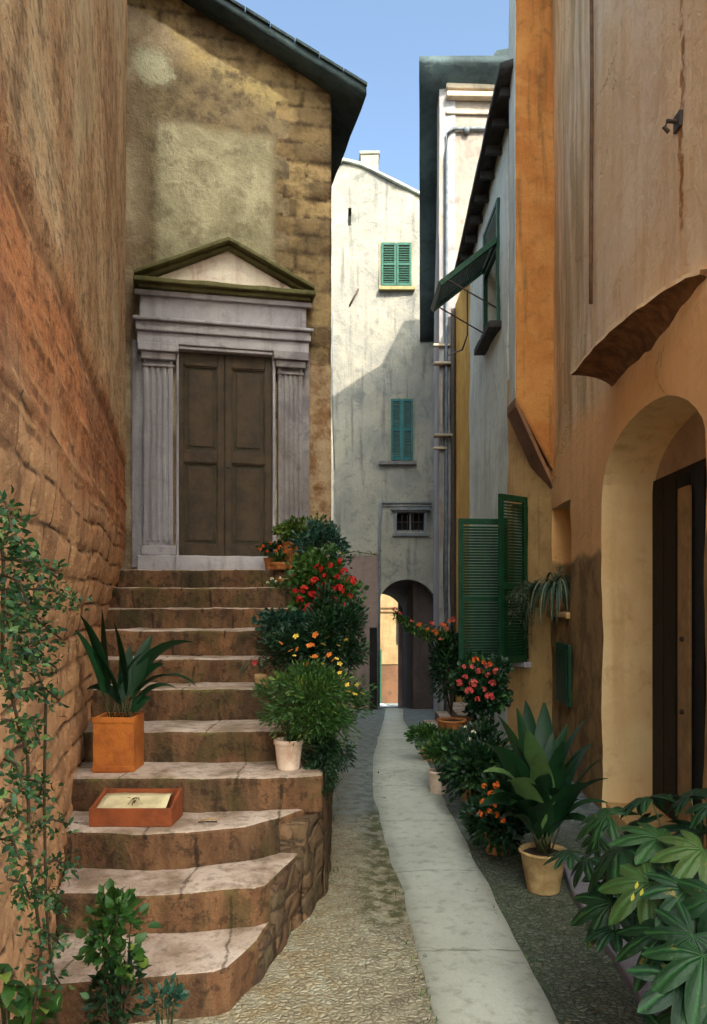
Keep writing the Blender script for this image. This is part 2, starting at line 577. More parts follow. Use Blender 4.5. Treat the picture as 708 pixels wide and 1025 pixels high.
def m_steps():
    g = G('worn_step_stone', .9, .25)
    P = g.P; N = g.sep(g.N)
    n1 = g.noise(P, 3, 6, .62, .4); n2 = g.noise(P, 14, 6, .7); n3 = g.noise(P, 60, 4, .7)
    top = g.mix(g.sm(n1, .36, .62), C(212, 190, 176), C(172, 146, 128))
    top = g.mix(g.mul(g.sm(n2, .48, .66), .6), top, C(112, 92, 76))
    zi = g.math('FLOOR', g.mul(g.add(g.sep(P)[2], .02), 5.15))
    fx = g.math('FRACT', g.add(g.add(g.mul(g.sep(P)[0], 1.45), g.mul(g.sub(n1, .5), .18)), g.mul(zi, .377)))
    tj = g.math('ABSOLUTE', g.sub(fx, .5))
    top = g.mix(g.mul(g.mul(g.sm(tj, .016, .005), g.sm(n2, .3, .5)), .75), top, C(84, 70, 56))
    top = g.mix(g.mul(g.sm(n1, .52, .66), .6), top, C(128, 112, 92))
    st = g.noise(g.scale(P, (9, 9, 2.2)), 1, 6, .65)
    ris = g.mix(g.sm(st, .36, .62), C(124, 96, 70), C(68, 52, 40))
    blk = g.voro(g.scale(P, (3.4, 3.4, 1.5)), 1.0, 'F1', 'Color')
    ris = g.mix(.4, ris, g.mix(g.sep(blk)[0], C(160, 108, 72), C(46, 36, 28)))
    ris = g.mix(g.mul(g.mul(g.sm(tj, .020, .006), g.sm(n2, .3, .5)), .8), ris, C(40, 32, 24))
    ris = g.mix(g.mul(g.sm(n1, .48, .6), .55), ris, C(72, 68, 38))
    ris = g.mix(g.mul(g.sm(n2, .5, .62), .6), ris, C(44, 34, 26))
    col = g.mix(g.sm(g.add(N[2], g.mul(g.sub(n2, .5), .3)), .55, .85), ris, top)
    moss = g.mul(g.mul(g.sm(N[2], .25, .6), g.inv(g.sm(N[2], .8, .97))), g.sm(n1, .38, .55))
    col = g.mix(g.mul(moss, .8), col, C(108, 112, 48))
    col = g.mix(.45, col, g.mix(n3, (.22, .22, .22, 1), (.8, .8, .8, 1)), 'OVERLAY')
    h = g.add(g.add(n2, g.mul(n3, .4)), g.mul(n1, .6))
    return g.done(col, g.bump(h, .025))


def m_rubble():
    g = G('rubble_stone', .92, .2)
    P = g.P
    wp = g.vm('ADD', P, g.scale(g.noise(P, 3, 3, .5, 0, True), .12))
    ed = g.voro(g.scale(wp, (1, 1, 1.7)), 4.6, 'DISTANCE_TO_EDGE')
    cc = g.sep(g.voro(g.scale(wp, (1, 1, 1.7)), 4.6, 'F1', 'Color'))
    n2 = g.noise(P, 14, 6, .7); n3 = g.noise(P, 60, 4, .7)
    col = g.mix(cc[0], C(140, 104, 78), C(92, 70, 56))
    col = g.mix(g.mul(cc[1], .5), col, C(124, 112, 84))
    col = g.mix(g.mul(g.sm(n2, .45, .68), .6), col, C(70, 52, 40))
    col = g.mix(g.mul(g.sm(ed, .07, .01), g.sm(n2, .36, .55)), col, C(74, 60, 48))
    col = g.mix(.4, col, g.mix(n3, (.22, .22, .22, 1), (.8, .8, .8, 1)), 'OVERLAY')
    h = g.add(g.mul(g.sm(ed, 0, .25), .9), g.add(g.mul(n2, 1.1), g.mul(n3, .3)))
    return g.done(col, g.bump(h, .028))


def m_ground():
    g = G('cobble_ground', .88, .3)
    P = g.P; xyz = g.sep(P)
    wp = g.vm('ADD', P, g.scale(g.noise(P, 5, 3, .5, 0, True), .05))
    flat = g.comb(g.sep(wp)[0], g.sep(wp)[1], 0.0)
    ed = g.voro(flat, 32, 'DISTANCE_TO_EDGE')
    cc = g.sep(g.voro(flat, 32, 'F1', 'Color'))
    ed2 = g.voro(flat, 42, 'DISTANCE_TO_EDGE')
    n1 = g.noise(P, 1.3, 5, .6, .5); n2 = g.noise(P, 9, 6, .65); n3 = g.noise(P, 80, 4, .7)
    a = g.mix(cc[0], C(188, 182, 160), C(146, 140, 122))
    a = g.mix(g.mul(cc[1], .4), a, C(168, 148, 112))
    a = g.mix(g.mul(g.sm(n1, .42, .62), .6), a, C(150, 138, 116))
    a = g.mix(g.mul(g.sm(ed, .10, .02), g.sm(n2, .3, .6)), a, C(112, 104, 84))
    a = g.mix(g.mul(g.sm(n2, .52, .66), .5), a, C(112, 100, 80))
    # right of the paved strip: darker, greener setts; far down the alley bluish smooth paving
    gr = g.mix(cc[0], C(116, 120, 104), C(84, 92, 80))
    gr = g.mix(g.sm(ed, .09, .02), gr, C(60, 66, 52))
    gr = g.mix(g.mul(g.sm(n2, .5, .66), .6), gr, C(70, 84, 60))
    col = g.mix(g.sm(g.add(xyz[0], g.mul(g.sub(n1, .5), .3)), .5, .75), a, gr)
    far = g.mix(g.sm(n2, .4, .62), C(128, 134, 132), C(98, 104, 102))
    col = g.mix(g.sm(g.add(xyz[1], g.mul(g.sub(n1, .5), 2.0)), 5.9, 7.2), col, far)
    # moss by the joint of the strip
    moss = g.mul(g.box(g.add(xyz[0], g.mul(g.sub(n2, .5), .2)), xyz[1], .08, .36, 4.6, 7.0, .1), g.sm(n2, .42, .56))
    col = g.mix(g.mul(moss, .75), col, C(74, 78, 40))
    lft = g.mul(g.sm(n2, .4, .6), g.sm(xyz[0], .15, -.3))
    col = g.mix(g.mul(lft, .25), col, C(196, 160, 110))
    col = g.mix(.4, col, g.mix(n3, (.22, .22, .22, 1), (.8, .8, .8, 1)), 'OVERLAY')
    h = g.add(g.mul(g.sm(ed, 0, .35), .6), g.add(g.mul(n2, 1.1), g.mul(n3, .3)))
    return g.done(col, g.bump(h, .015))


def m_path():
    g = G('concrete_strip', .85, .3)
    P = g.P
    n1 = g.noise(P, 1.4, 5, .6, .4); n2 = g.noise(P, 11, 6, .65); n3 = g.noise(P, 120, 4, .7)
    y = g.sep(P)[1]
    col = g.mix(g.sm(n1, .36, .64), C(196, 198, 186), C(182, 184, 172))
    col = g.mix(g.mul(g.sm(n2, .48, .7), .5), col, C(132, 130, 114))
    # cross ribs pressed into the strip
    rib = g.math('FRACT', g.mul(y, 9.0))
    rb = g.sm(g.math('ABSOLUTE', g.sub(rib, .5)), .42, .5)
    
    col = g.mix(.5, col, g.mix(n3, (.25, .25, .25, 1), (.78, .78, .78, 1)), 'OVERLAY')
    jy = g.math('ABSOLUTE', g.sub(g.math('FRACT', g.add(g.mul(y, .83), g.mul(g.sub(n1, .5), .10))), .5))
    jt = g.mul(g.sm(jy, .012, .003), g.sm(n2, .34, .5))
    col = g.mix(g.mul(jt, .55), col, C(118, 116, 98))
    ck = g.sm(g.voro(g.vm('ADD', P, g.scale(g.noise(P, 2.5, 4, .6, 0, True), .5)), 1.1, 'DISTANCE_TO_EDGE'), .010, .002)
    col = g.mix(g.mul(g.mul(ck, g.sm(n1, .5, .6)), .6), col, C(112, 110, 94))
    h = g.sub(g.add(n2, g.mul(n3, .6)), g.mul(jt, .6))
    return g.done(col, g.bump(h, .008))


M = {}
M['left'] = m_leftwall(); M['church'] = m_church(); M['right'] = m_right()
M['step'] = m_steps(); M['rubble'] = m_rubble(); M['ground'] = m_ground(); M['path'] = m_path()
M['portal'] = plaster('grey_portal_stone', C(180, 174, 178), C(156, 150, 156), C(112, 104, 106), .6, .0025)
M['portalw'] = plaster('worn_portal_stone', C(156, 150, 150), C(126, 116, 114), C(90, 76, 70), .8, .004, .52, C(118, 110, 116))
M['cornice'] = plaster('mossy_cornice_stone', C(118, 110, 76), C(90, 86, 54), C(58, 60, 36), .7, .004)
M['tymp'] = plaster('tympanum_plaster', C(236, 222, 206), C(216, 196, 180), C(176, 130, 118), .4, .003, .57, C(128, 84, 74))
M['roof'] = plaster('dark_slate_edge', C(74, 88, 90), C(52, 62, 64), C(34, 40, 42), .4, .004)
M['soffit'] = simple('dark_soffit_wood', C(62, 58, 54), C(40, 38, 38), 8)
M['white'] = plaster('white_limewash', C(148, 143, 130), C(126, 124, 118), C(94, 92, 90), .8, .006, .57, C(106, 106, 102))
M['fb'] = plaster('pink_white_render', C(146, 134, 124), C(130, 118, 110), C(98, 88, 84), .5, .003)
M['fbs'] = plaster('grey_side_render', C(150, 146, 146), C(128, 124, 126), C(96, 92, 96), .5, .003)
M['grey'] = plaster('grey_green_render', C(226, 224, 206), C(208, 204, 186), C(168, 164, 148), .7, .003)
M['strip'] = plaster('ochre_strip_paint', C(214, 164, 78), C(196, 144, 62), C(150, 104, 48), .5, .002)
M['reveal'] = plaster('yellow_reveal_paint', C(250, 214, 158), C(240, 196, 138), C(208, 158, 106), .5, .003)
M['flue'] = plaster('orange_flue_render', C(214, 148, 82), C(192, 120, 60), C(132, 94, 56), .8, .005, scl=1.7)
M['lowr'] = plaster('damp_ochre_render', C(220, 176, 116), C(190, 148, 94), C(140, 108, 68), .6, .004)
M['door'] = simple('weathered_door_wood', C(78, 62, 46), C(56, 45, 34), 6, .7)
M['doorpan'] = simple('door_panel_wood', C(70, 58, 42), C(48, 42, 30), 5, .72)
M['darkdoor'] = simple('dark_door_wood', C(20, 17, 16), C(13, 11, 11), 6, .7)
M['postwood'] = simple('tan_door_post', C(176, 142, 98), C(146, 114, 76), 7, .8)
M['green'] = simple('dark_green_paint', C(18, 70, 42), C(13, 52, 32), 10, .5)
M['green2'] = simple('faded_teal_shutter_paint', C(36, 88, 74), C(28, 70, 62), 10, .65)
M['green3'] = simple('blue_green_shutter_paint', C(36, 96, 96), C(28, 76, 82), 10, .65)
M['iron'] = simple('dark_iron', C(58, 54, 52), C(80, 58, 44), 14, .6)
M['cable'] = simple('black_cable', C(52, 46, 42), C(74, 60, 50), 14, .6)
M['terra'] = simple('terracotta', C(196, 128, 72), C(160, 94, 52), 9, .85)
M['clay'] = simple('pale_clay', C(196, 164, 116), C(160, 128, 84), 9, .85)
M['whitepot'] = simple('whitewashed_clay', C(226, 204, 186), C(196, 160, 136), 8, .85)
M['boxwood'] = simple('orange_stained_wood', C(190, 110, 44), C(150, 80, 34), 5, .75)
M['traywood'] = simple('red_brown_painted_wood', C(150, 78, 40), C(116, 58, 34), 5, .75)
M['paper'] = simple('cream_sheet', C(222, 206, 164), C(190, 172, 134), 8, .9)
M['soil'] = simple('potting_soil', C(52, 40, 30), C(34, 26, 20), 30, .95)
M['pave'] = plaster('lavender_grey_paving', C(130, 124, 134), C(112, 108, 116), C(90, 88, 90), .3, .003)
M['stem'] = simple('green_brown_stem', C(70, 74, 40), C(52, 46, 30), 20, .7)
M['wood_stem'] = simple('bark_stem', C(84, 66, 48), C(58, 46, 34), 20, .85)
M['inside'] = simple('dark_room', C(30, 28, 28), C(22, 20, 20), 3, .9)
M['l_dark'] = leafmat('deep_green_leaf', C(22, 58, 30), C(44, 92, 50), C(84, 128, 64))
M['l_mid'] = leafmat('mid_green_leaf', C(44, 92, 38), C(92, 140, 56), C(160, 184, 84))
M['l_climb'] = leafmat('climber_leaf', C(34, 80, 46), C(84, 134, 76), C(146, 176, 100))
M['l_yel'] = leafmat('yellow_green_leaf', C(70, 112, 38), C(132, 156, 58), C(206, 190, 70))
M['l_blue'] = leafmat('blue_green_leaf', C(36, 84, 66), C(72, 122, 98), C(110, 150, 120))
M['l_grey'] = leafmat('grey_green_leaf', C(70, 98, 76), C(120, 144, 112), C(160, 178, 140))
M['l_fat'] = leafmat('glossy_palmate_leaf', C(18, 50, 32), C(50, 94, 46), C(146, 160, 74), .5, .3, vein=True, trans=.19)
M['l_asp'] = leafmat('glossy_blade_leaf', C(22, 62, 36), C(52, 100, 56), C(120, 156, 92), .5, .25)
M['l_dry'] = leafmat('dry_leaf', C(120, 84, 40), C(168, 120, 56))
M['f_red'] = leafmat('red_petal', C(190, 30, 34), C(226, 62, 48), None, .6, .2, .25)
M['f_pink'] = leafmat('coral_petal', C(206, 70, 76), C(232, 120, 96), None, .6, .2, .25)
M['f_orange'] = leafmat('orange_petal', C(222, 92, 36), C(240, 140, 60), None, .6, .2, .25)
M['f_yellow'] = leafmat('yellow_petal', C(232, 180, 50), C(240, 206, 90), None, .6, .2, .25)
M['f_white'] = leafmat('white_petal', C(232, 226, 196), C(246, 240, 220), None, .6, .2, .25)

# ------------------------------------------------------------------ ground, path, paving
def build_ground():
    xs = [-200, -60, -20, -8, -4, -2.4] + frange(-1.6, 2.4, .05) + [3.2, 5, 9, 20, 60, 200]
    ys = [-200, -60, -15, -4, 0, 1.5] + frange(2.2, 9, .05) + frange(9, 20, .5)[1:] + [24, 30, 36, 42, 60, 100, 220]
    mb = MB()
    for y in ys:
        for x in xs:
            e = 0
            if 2 < y < 12 and -1.7 < x < 2.5:
                e = nz((x, y, 0), 1.4, 2) * .012 + nz((x, y, 0), 7, 6) * .006
                if x > .1 and x < 1.1: e -= .012
            mb.v.append(Vector((x, y, gz(y) + e)))
    n = len(xs)
    for i in range(len(ys) - 1):
        for j in range(n - 1):
            mb.face((i * n + j, i * n + j + 1, (i + 1) * n + j + 1, (i + 1) * n + j), 0, .5, True)
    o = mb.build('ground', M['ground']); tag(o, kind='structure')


def pathx(y, side):
    L = [(-6, .62), (2, .44), (3.51, .364), (4.95, .316), (6.16, .24), (7.75, .184), (9.3, .22), (11.85, .36), (16.3, .62), (20, .8), (26, .7), (44, 1.1)]
    R = [(-6, 1.22), (2, .98), (3.51, .904), (5.7, .86), (7.75, .83), (10.0, .84), (11.85, .9), (16.3, 1.02), (20, 1.25), (26, 1.15), (44, 1.6)]
    T = L if side < 0 else R
    for a, b in zip(T, T[1:]):
        if y <= b[0]: return a[1] + (b[1] - a[1]) * (y - a[0]) / (b[0] - a[0])
    return T[-1][1]


def build_path():
    mb = MB(); ys = frange(-6, 9, .1) + frange(9, 42, .5)[1:]
    for y in ys:
        a = pathx(y, -1) + nz((0, y, 0), 2.2, 3) * .02; b = pathx(y, 1) + nz((5, y, 0), 2.2, 3) * .02
        z = gz(y) + .008
        for x, dz in ((a, -.05), (a + .004, 0), (a * .7 + b * .3, .006), (a * .3 + b * .7, .006), (b - .004, 0), (b, -.05)):
            mb.v.append(Vector((x, y, z + dz + nz((x, y, 0), 1.5, 8) * .004)))
    for i in range(len(ys) - 1):
        for j in range(5):
            mb.face((i * 6 + j, i * 6 + j + 1, i * 6 + 7 + j, i * 6 + 6 + j), 0, .5, True)
    tag(mb.build('path', M['path']), kind='structure')
    # raised paving along the right-hand house
    mb = MB()
    plan = [(1.30, -6), (1.30, 3.4), (1.36, 5.0), (1.44, 5.6), (2.03, 5.7), (1.93, 3.4), (1.6, -6)]
    mb.prism(plan, -.1, .055)
    tag(mb.build('pavement', M['pave'], rough=(.12, .008, 3), bevel=.015), kind='structure')


build_ground(); build_path()

# ------------------------------------------------------------------ left house
def build_left():
    R0 = thing('stone_house', (-1.5, 3, 0), 'tall weathered stone and plaster house rising out of frame along the left edge', 'house')

    def block(u, z):
        z = z + .06 * nz((u * .9, z * .5, 7), 1, 4)
        row = int(z / .165); h = (z / .165) % 1
        w = .30 + .10 * math.sin(row * 2.7)
        off = (row * .37) % 1
        x = u / w + off + .12 * nz((u * 2, row, 0), 1, 3); c = int(x); fx = x % 1
        r = random.Random(row * 91 + c).random()
        m = min(fx, 1 - fx) * w; mz = min(h, 1 - h) * .165
        mm = min(m, mz)
        mort = max(0.0, 1 - mm / .024)
        return r, mort

    def hf(u, z):
        P = LW.pt(u, z)
        e = nz(P, 1.3, 4) * .02 + nz(P, 4, 9) * .008
        k = max(0.0, min(1.0, (2.6 + nz(P, 1.2, 6) * .5 - z) / .4))
        if k > 0:
            r, mort = block(u, z)
            e += k * ((r - .5) * .02 + .01 - mort * .02 * (.5 + .9 * abs(nz(P, 3, 6)) * 1.6) + nz(P, 9, 2) * .010 + nz(P, 22, 2) * .010)
        e -= .016 * max(0, min(1, (3.16 + nz(P, .8, 8) * .03 - z) / .03)) + .13 * (lambda q: q * q * (3 - 2 * q))(max(0, min(1, (2.45 - z) / .9)))
        e += .004 * math.exp(-((z - 3.2) / .05) ** 2) + .012 * math.exp(-((z - 2.75 + nz(P, .6, 1) * .1) / .025) ** 2) + .012 * math.exp(-((z - 2.5 + nz(P, .6, 1) * .1) / .02) ** 2)
        return e

    def af(u, z):
        r, m = block(u, z); return {'blk': r, 'mort': m}
    zs = frange(-.1, 2.6, .021) + frange(2.6, 3.5, .03)[1:] + frange(3.5, 8.4, .12)[1:]
    us = [0, .6] + frange(1.0, LW.len, .026)
    mb = MB(); gridwall(mb, LW, us, zs, hf, af)
    # return face at the far corner
    n = len(mb.v)
    mb2 = MB()
    gz0 = [LW.pt(LW.len, z, hf(LW.len, z)) for z in zs]
    nv = Vector((LW.n.x, LW.n.y, 0))
    for p in gz0:
        mb2.v.append(p); mb2.v.append(p - nv * .8)
    for i in range(len(gz0) - 1):
        mb2.face((2 * i, 2 * i + 1, 2 * i + 3, 2 * i + 2), 0, .5)
    mb.build('wall', M['left'], R0)
    mb2.attr['blk'] = [.5] * len(mb2.v); mb2.attr['mort'] = [0.0] * len(mb2.v)
    mb2.build('corner_return', M['left'], R0)
    mb = MB()
    a = LW.pt(0, 0, -.36); b = LW.pt(LW.len - .03, 0, -.36)
    mb.prism([(a.x, a.y), (b.x, b.y), (-8, 8.9), (-8, .3)], -.2, 8.3)
    mb.build('back_wall', M['left'], R0)
    mb = MB()
    a = LW.pt(-.2, 0, .35); b = LW.pt(LW.len + .2, 0, .35)
    mb.prism([(a.x, a.y), (b.x, b.y), (-8.2, 9.2), (-8.2, .0)], [8.4, 8.4, 9.2, 9.2], [8.5, 8.5, 9.3, 9.3])
    mb.build('roof', M['roof'], R0)


build_left()

# ------------------------------------------------------------------ church
def build_church():
    R0 = thing('church', (CF.B.x, CF.B.y, 0), 'small old church with a pedimented grey doorway at the top of the steps', 'church')
    cu = CF.len
    zc = 7.38

    def block(u, z):
        z = z + .05 * nz((u * 1.3, z * .7, 2), 1, 4)
        row = int(z / .2); h = (z / .2) % 1
        w = .26 + .22 * random.Random(row).random()
        x = (cu - u) / w; c = int(x); fx = x % 1
        r = random.Random(row * 17 + c * 5 + 3).random()
        mm = min(min(fx, 1 - fx) * w, min(h, 1 - h) * .2)
        q = max(0.0, min(1.0, ((.5 + .14 * (row % 2)) - (cu - u)) / .06))
        q = max(q, max(0, min(1, (z + .46 * (u - cu) - 6.95) / .1)) * (1 if z > 6 else 0) * .75)
        return r, max(0.0, 1 - mm / .03), q

    def hf(u, z):
        P = CF.pt(u, z)
        e = nz(P, 1.2, 4) * .02 + nz(P, 6, 9) * .007
        r, m, q = block(u, z)
        e += q * ((r - .5) * .022 - m * .014 + nz(P, 11, 5) * .012)
        return e

    def af(u, z):
        r, m, q = block(u, z); return {'blk': r, 'mort': m, 'quoin': q}
    us = [0, 1, 2, 2.6, 3.1] + frange(3.4, cu, .04)
    zs = [-.2, 1, 1.8] + frange(2.0, 9.4, .04) + [10, 10.6]
    # trim to the rake: squash heights to the roof line
    mb = MB()
    top = lambda u: zc + .46 * (cu - u)
    b = len(mb.v)
    A = {'blk': [], 'mort': [], 'quoin': []}
    for z in zs:
        for u in us:
            zz = min(z, top(u) + .02)
            mb.v.append(CF.pt(u, zz, hf(u, zz)))
            for k, v in af(u, zz).items(): A[k].append(v)
    nu = len(us)
    for i in range(len(zs) - 1):
        for j in range(nu - 1):
            if zs[i] > top(us[j]) + .05 and zs[i] > top(us[j + 1]) + .05: continue
            mb.face((b + i * nu + j, b + i * nu + j + 1, b + (i + 1) * nu + j + 1, b + (i + 1) * nu + j), 0, .5, True)
    mb.attr = A
    mb.build('wall', M['church'], R0)
    # body behind
    dirb = Vector((-CF.n.x, -CF.n.y))
    p0 = CF.pt(cu - .01, 0, -.05); p1 = CF.pt(0, 0, -.05)
    q0 = Vector((p0.x, p0.y)) + dirb * 8; q1 = Vector((p1.x, p1.y)) + dirb * 8
    mb = MB()
    zr = top(0)
    mb.prism([(p1.x, p1.y), (p0.x, p0.y), (q0.x, q0.y), (q1.x, q1.y)], -1.2, [zr - .03, zc - .03, zc - .03, zr - .03])
    mb.build('side_wall', M['rubble'], R0)
    # roof: slate slab overhanging front and side
    mb = MB()
    so = .33
    f0 = CF.pt(cu + so, 0, .28); f1 = CF.pt(-.5, 0, .28)
    g0 = Vector((f0.x, f0.y)) + dirb * 8.6; g1 = Vector((f1.x, f1.y)) + dirb * 8.6
    za = zc - .46 * so + .01; zb = top(-.5) + .01
    mb.prism([(f1.x, f1.y), (f0.x, f0.y), (g0.x, g0.y), (g1.x, g1.y)], [zb, za, za, zb], [zb + .09, za + .09, za + .09, zb + .09])
    rf = mb.build('roof', M['roof'], R0, rough=(.35, .012, 2.2))
    # gutter-like slate lip along the front rake
    mb = MB()
    for k in range(22):
        u0 = cu + so - k * .26; u1 = u0 - .25
        z0 = zc + .46 * (cu - u0) + .1; z1 = zc + .46 * (cu - u1) + .1
        o = .31 + random.uniform(-.015, .015)
        mb.hexa([CF.pt(u1, z1, o - .3), CF.pt(u0, z0, o - .3), CF.pt(u0, z0, o), CF.pt(u1, z1, o),
                 CF.pt(u1, z1 + .03, o - .3), CF.pt(u0, z0 + .03, o - .3), CF.pt(u0, z0 + .03, o), CF.pt(u1, z1 + .03, o)])
    mb.build('slate_edge', M['roof'], rf)
    # ---------------- portal
    pr = MB()
    def blk(mb, x0, x1, y0, y1, o0, o1):
        """pixel rectangle read at its front plane"""
        u0, za = CF.uz(x0, (y0 + y1) / 2, o1); u1, _ = CF.uz(x1, (y0 + y1) / 2, o1)
        xm = (x0 + x1) / 2
        _, z1 = CF.uz(xm, y0, o1); _, z0 = CF.uz(xm, y1, o1)
        CF.block(mb, u0, u1, z0, z1, o0, o1)
        return u0, u1, z0, z1
    zl = 2.22
    _, zcap0 = CF.uz(158, 360, .14); _, zcap1 = CF.uz(158, 336, .2)
    ul = (CF.uz(144, 450, .14)[0], CF.uz(173, 450, .14)[0])
    ur = (CF.uz(279, 450, .14)[0], CF.uz(303, 450, .14)[0])
    for (a, b2), mt in ((ul, 'portal'), (ur, 'portalw')):
        mb = MB()
        CF.block(mb, a, b2, zl + .14, zcap0, .02, .10)
        w = (b2 - a)
        nf = 5
        for k in range(nf):          # raised fillets between the flutes
            c = a + w * (k + .5) / nf
            CF.block(mb, c - w * .055, c + w * .055, zl + .22, zcap0 - .06, .10, .128)
        CF.block(mb, a - .003, a + .03, zl + .14, zcap0, .10, .13); CF.block(mb, b2 - .03, b2 + .003, zl + .14, zcap0, .10, .13)
        pl = mb.build('pilaster', M[mt], R0, bevel=.008)
        mb = MB()
        CF.block(mb, a - .03, b2 + .03, zcap0, zcap0 + .07, .02, .17)
        CF.block(mb, a - .06, b2 + .06, zcap0 + .073, zcap0 + .16, .02, .21)
        CF.block(mb, a - .015, b2 + .015, zcap0 - .07, zcap0 - .045, .02, .145)
        mb.build('capital', M[mt], pl, bevel=.01)
        mb = MB()
        CF.block(mb, a - .03, b2 + .03, zl + .07, zl + .17, .02, .17)
        CF.block(mb, a - .06, b2 + .06, zl - .1, zl + .068, .02, .22)
        mb.build('pilaster_base', M[mt], pl, bevel=.01)
    zc0 = zcap0 + .165
    ua, ub = ul[0] - .04, ur[1] + .04
    # outer backing strip
    mb = MB()
    CF.block(mb, ul[0] - .12, ul[0] - .004, zl - .05, zc0 + .05, .01, .06)
    mb.build('backing_strip', M['portal'], R0, bevel=.006)
    mb = MB()
    CF.block(mb, ur[1] + .004, ur[1] + .09, zl - .05, zc0 + .05, .01, .05)
    mb.build('backing_strip', M['portalw'], R0, bevel=.006)
    # entablature
    z1 = CF.uz(230, 292, .3)[1]
    mb = MB()
    hh = z1 - zc0
    CF.block(mb, ua - .03, ub + .03, zc0, zc0 + hh * .22, .01, .15)
    CF.block(mb, ua - .045, ub + .045, zc0 + hh * .22 + .002, zc0 + hh * .40, .01, .185)
    CF.block(mb, ua - .07, ub + .07, zc0 + hh * .40 + .002, zc0 + hh * .47, .01, .225)
    CF.block(mb, ua, ub, zc0 + hh * .47 + .002, z1, .01, .16)
    CF.block(mb, ua - .05, ub + .05, z1 - .06, z1 - .003, .16, .2)
    mb.build('entablature', M['portal'], R0, bevel=.012)
    # pediment
    a, b2 = CF.uz(133, 280, .33)[0], CF.uz(317, 298, .33)[0]
    mid = (a + b2) / 2 + .03
    zap = CF.uz(231, 235, .26)[1]
    mb = MB()
    CF.block(mb, a + .05, b2 - .05, z1, z1 + .04, .01, .24)
    CF.block(mb, a, b2, z1 + .042, z1 + .09, .01, .3)
    zb = z1 + .092
    th = .085
    for s0, s1 in ((a, mid), (b2, mid)):
        for (o0, o1, d0, d1) in ((.01, .13, 0, th * .5), (.01, .22, th * .5 + .002, th)):
            dz = (zap - th - zb)
            mb.hexa([CF.pt(s0, zb + d0, o0), CF.pt(s1, zb + dz + d0, o0), CF.pt(s1, zb + dz + d0, o1), CF.pt(s0, zb + d0, o1),
                     CF.pt(s0, zb + d1, o0), CF.pt(s1, zb + dz + d1, o0), CF.pt(s1, zb + dz + d1, o1), CF.pt(s0, zb + d1, o1)])
    mb.build('pediment', M['cornice'], R0, rough=(.08, .007, 6), bevel=.008)
    mb = MB()
    tri = [(a + .05, zb), (b2 - .05, zb), (mid, zap - th)]
    pts = [CF.pt(*t, .06) for t in tri] + [CF.pt(*t, .0) for t in tri]
    mb.v = pts
    for q in ((0, 1, 2), (5, 4, 3), (0, 3, 4, 1), (1, 4, 5, 2), (2, 5, 3, 0)): mb.face(q)
    mb.build('tympanum', M['tymp'], R0)
    # jambs and lintel round the door
    dl = CF.uz(176.5, 450, .03)[0]; dr = CF.uz(272, 450, .03)[0]; dt = CF.uz(224, 355, .03)[1]; db = zl + .07
    mb = MB()
    CF.block(mb, ul[1] + .062, dl, db, zc0 - .003, .01, .13)
    CF.block(mb, dr, ur[0] - .062 if ur[0] - .062 > dr + .02 else dr + .03, db, zc0 - .003, .01, .13)
    CF.block(mb, dl + .002, dr - .002, dt, zc0 - .003, .01, .13)
    mb.build('door_frame', M['portal'], R0, bevel=.008)
    mb = MB()
    CF.block(mb, ul[1] + .03, ur[0] - .03, zl - .1, zl + .065, -.02, .3)
    mb.build('threshold', M['portal'], R0, rough=(.1, .006, 6), bevel=.012)
    # door
    w = dr - dl; hd = dt - db
    D = MB(); CF.block(D, dl + .003, dr - .003, db, dt - .002, .0, .018)
    d0 = D.build('door', M['doorpan'], R0)
    for s in (0, 1):
        x0 = dl + .004 + s * w / 2; x1 = x0 + w / 2 - .008
        mb = MB()
        st = .07
        zsplit = db + hd * .49
        CF.block(mb, x0, x0 + st, db, dt - .003, .018, .05); CF.block(mb, x1 - st, x1, db, dt - .003, .018, .05)
        for (a0, a1) in ((db, db + .12), (zsplit - .06, zsplit + .06), (dt - .14, dt - .003)):
            CF.block(mb, x0 + st, x1 - st, a0, a1, .018, .046)
        for (a0, a1) in ((db + .12, zsplit - .06), (zsplit + .06, dt - .14)):     # raised field inside a moulding
            CF.block(mb, x0 + st, x0 + st + .015, a0, a1, .018, .036); CF.block(mb, x1 - st - .015, x1 - st, a0, a1, .018, .036)
            CF.block(mb, x0 + st + .015, x1 - st - .015, a0, a0 + .015, .018, .036); CF.block(mb, x0 + st + .015, x1 - st - .015, a1 - .015, a1, .018, .036)
            CF.block(mb, x0 + st + .05, x1 - st - .05, a0 + .05, a1 - .05, .018, .03)
        mb.build('door_leaf', M['door'], d0, bevel=.005)
    mb = MB()
    c = CF.pt(dl + w / 2 + .04, db + hd * .44, .05)
    mb.lathe(c + Vector((0, -.0, 0)), [(0.0, -.012), (.012, -.008), (.014, .0), (.012, .008), (0.0, .012)], 10)
    mb.build('door_knob', M['iron'], d0)
    return zl


ZL = build_church()

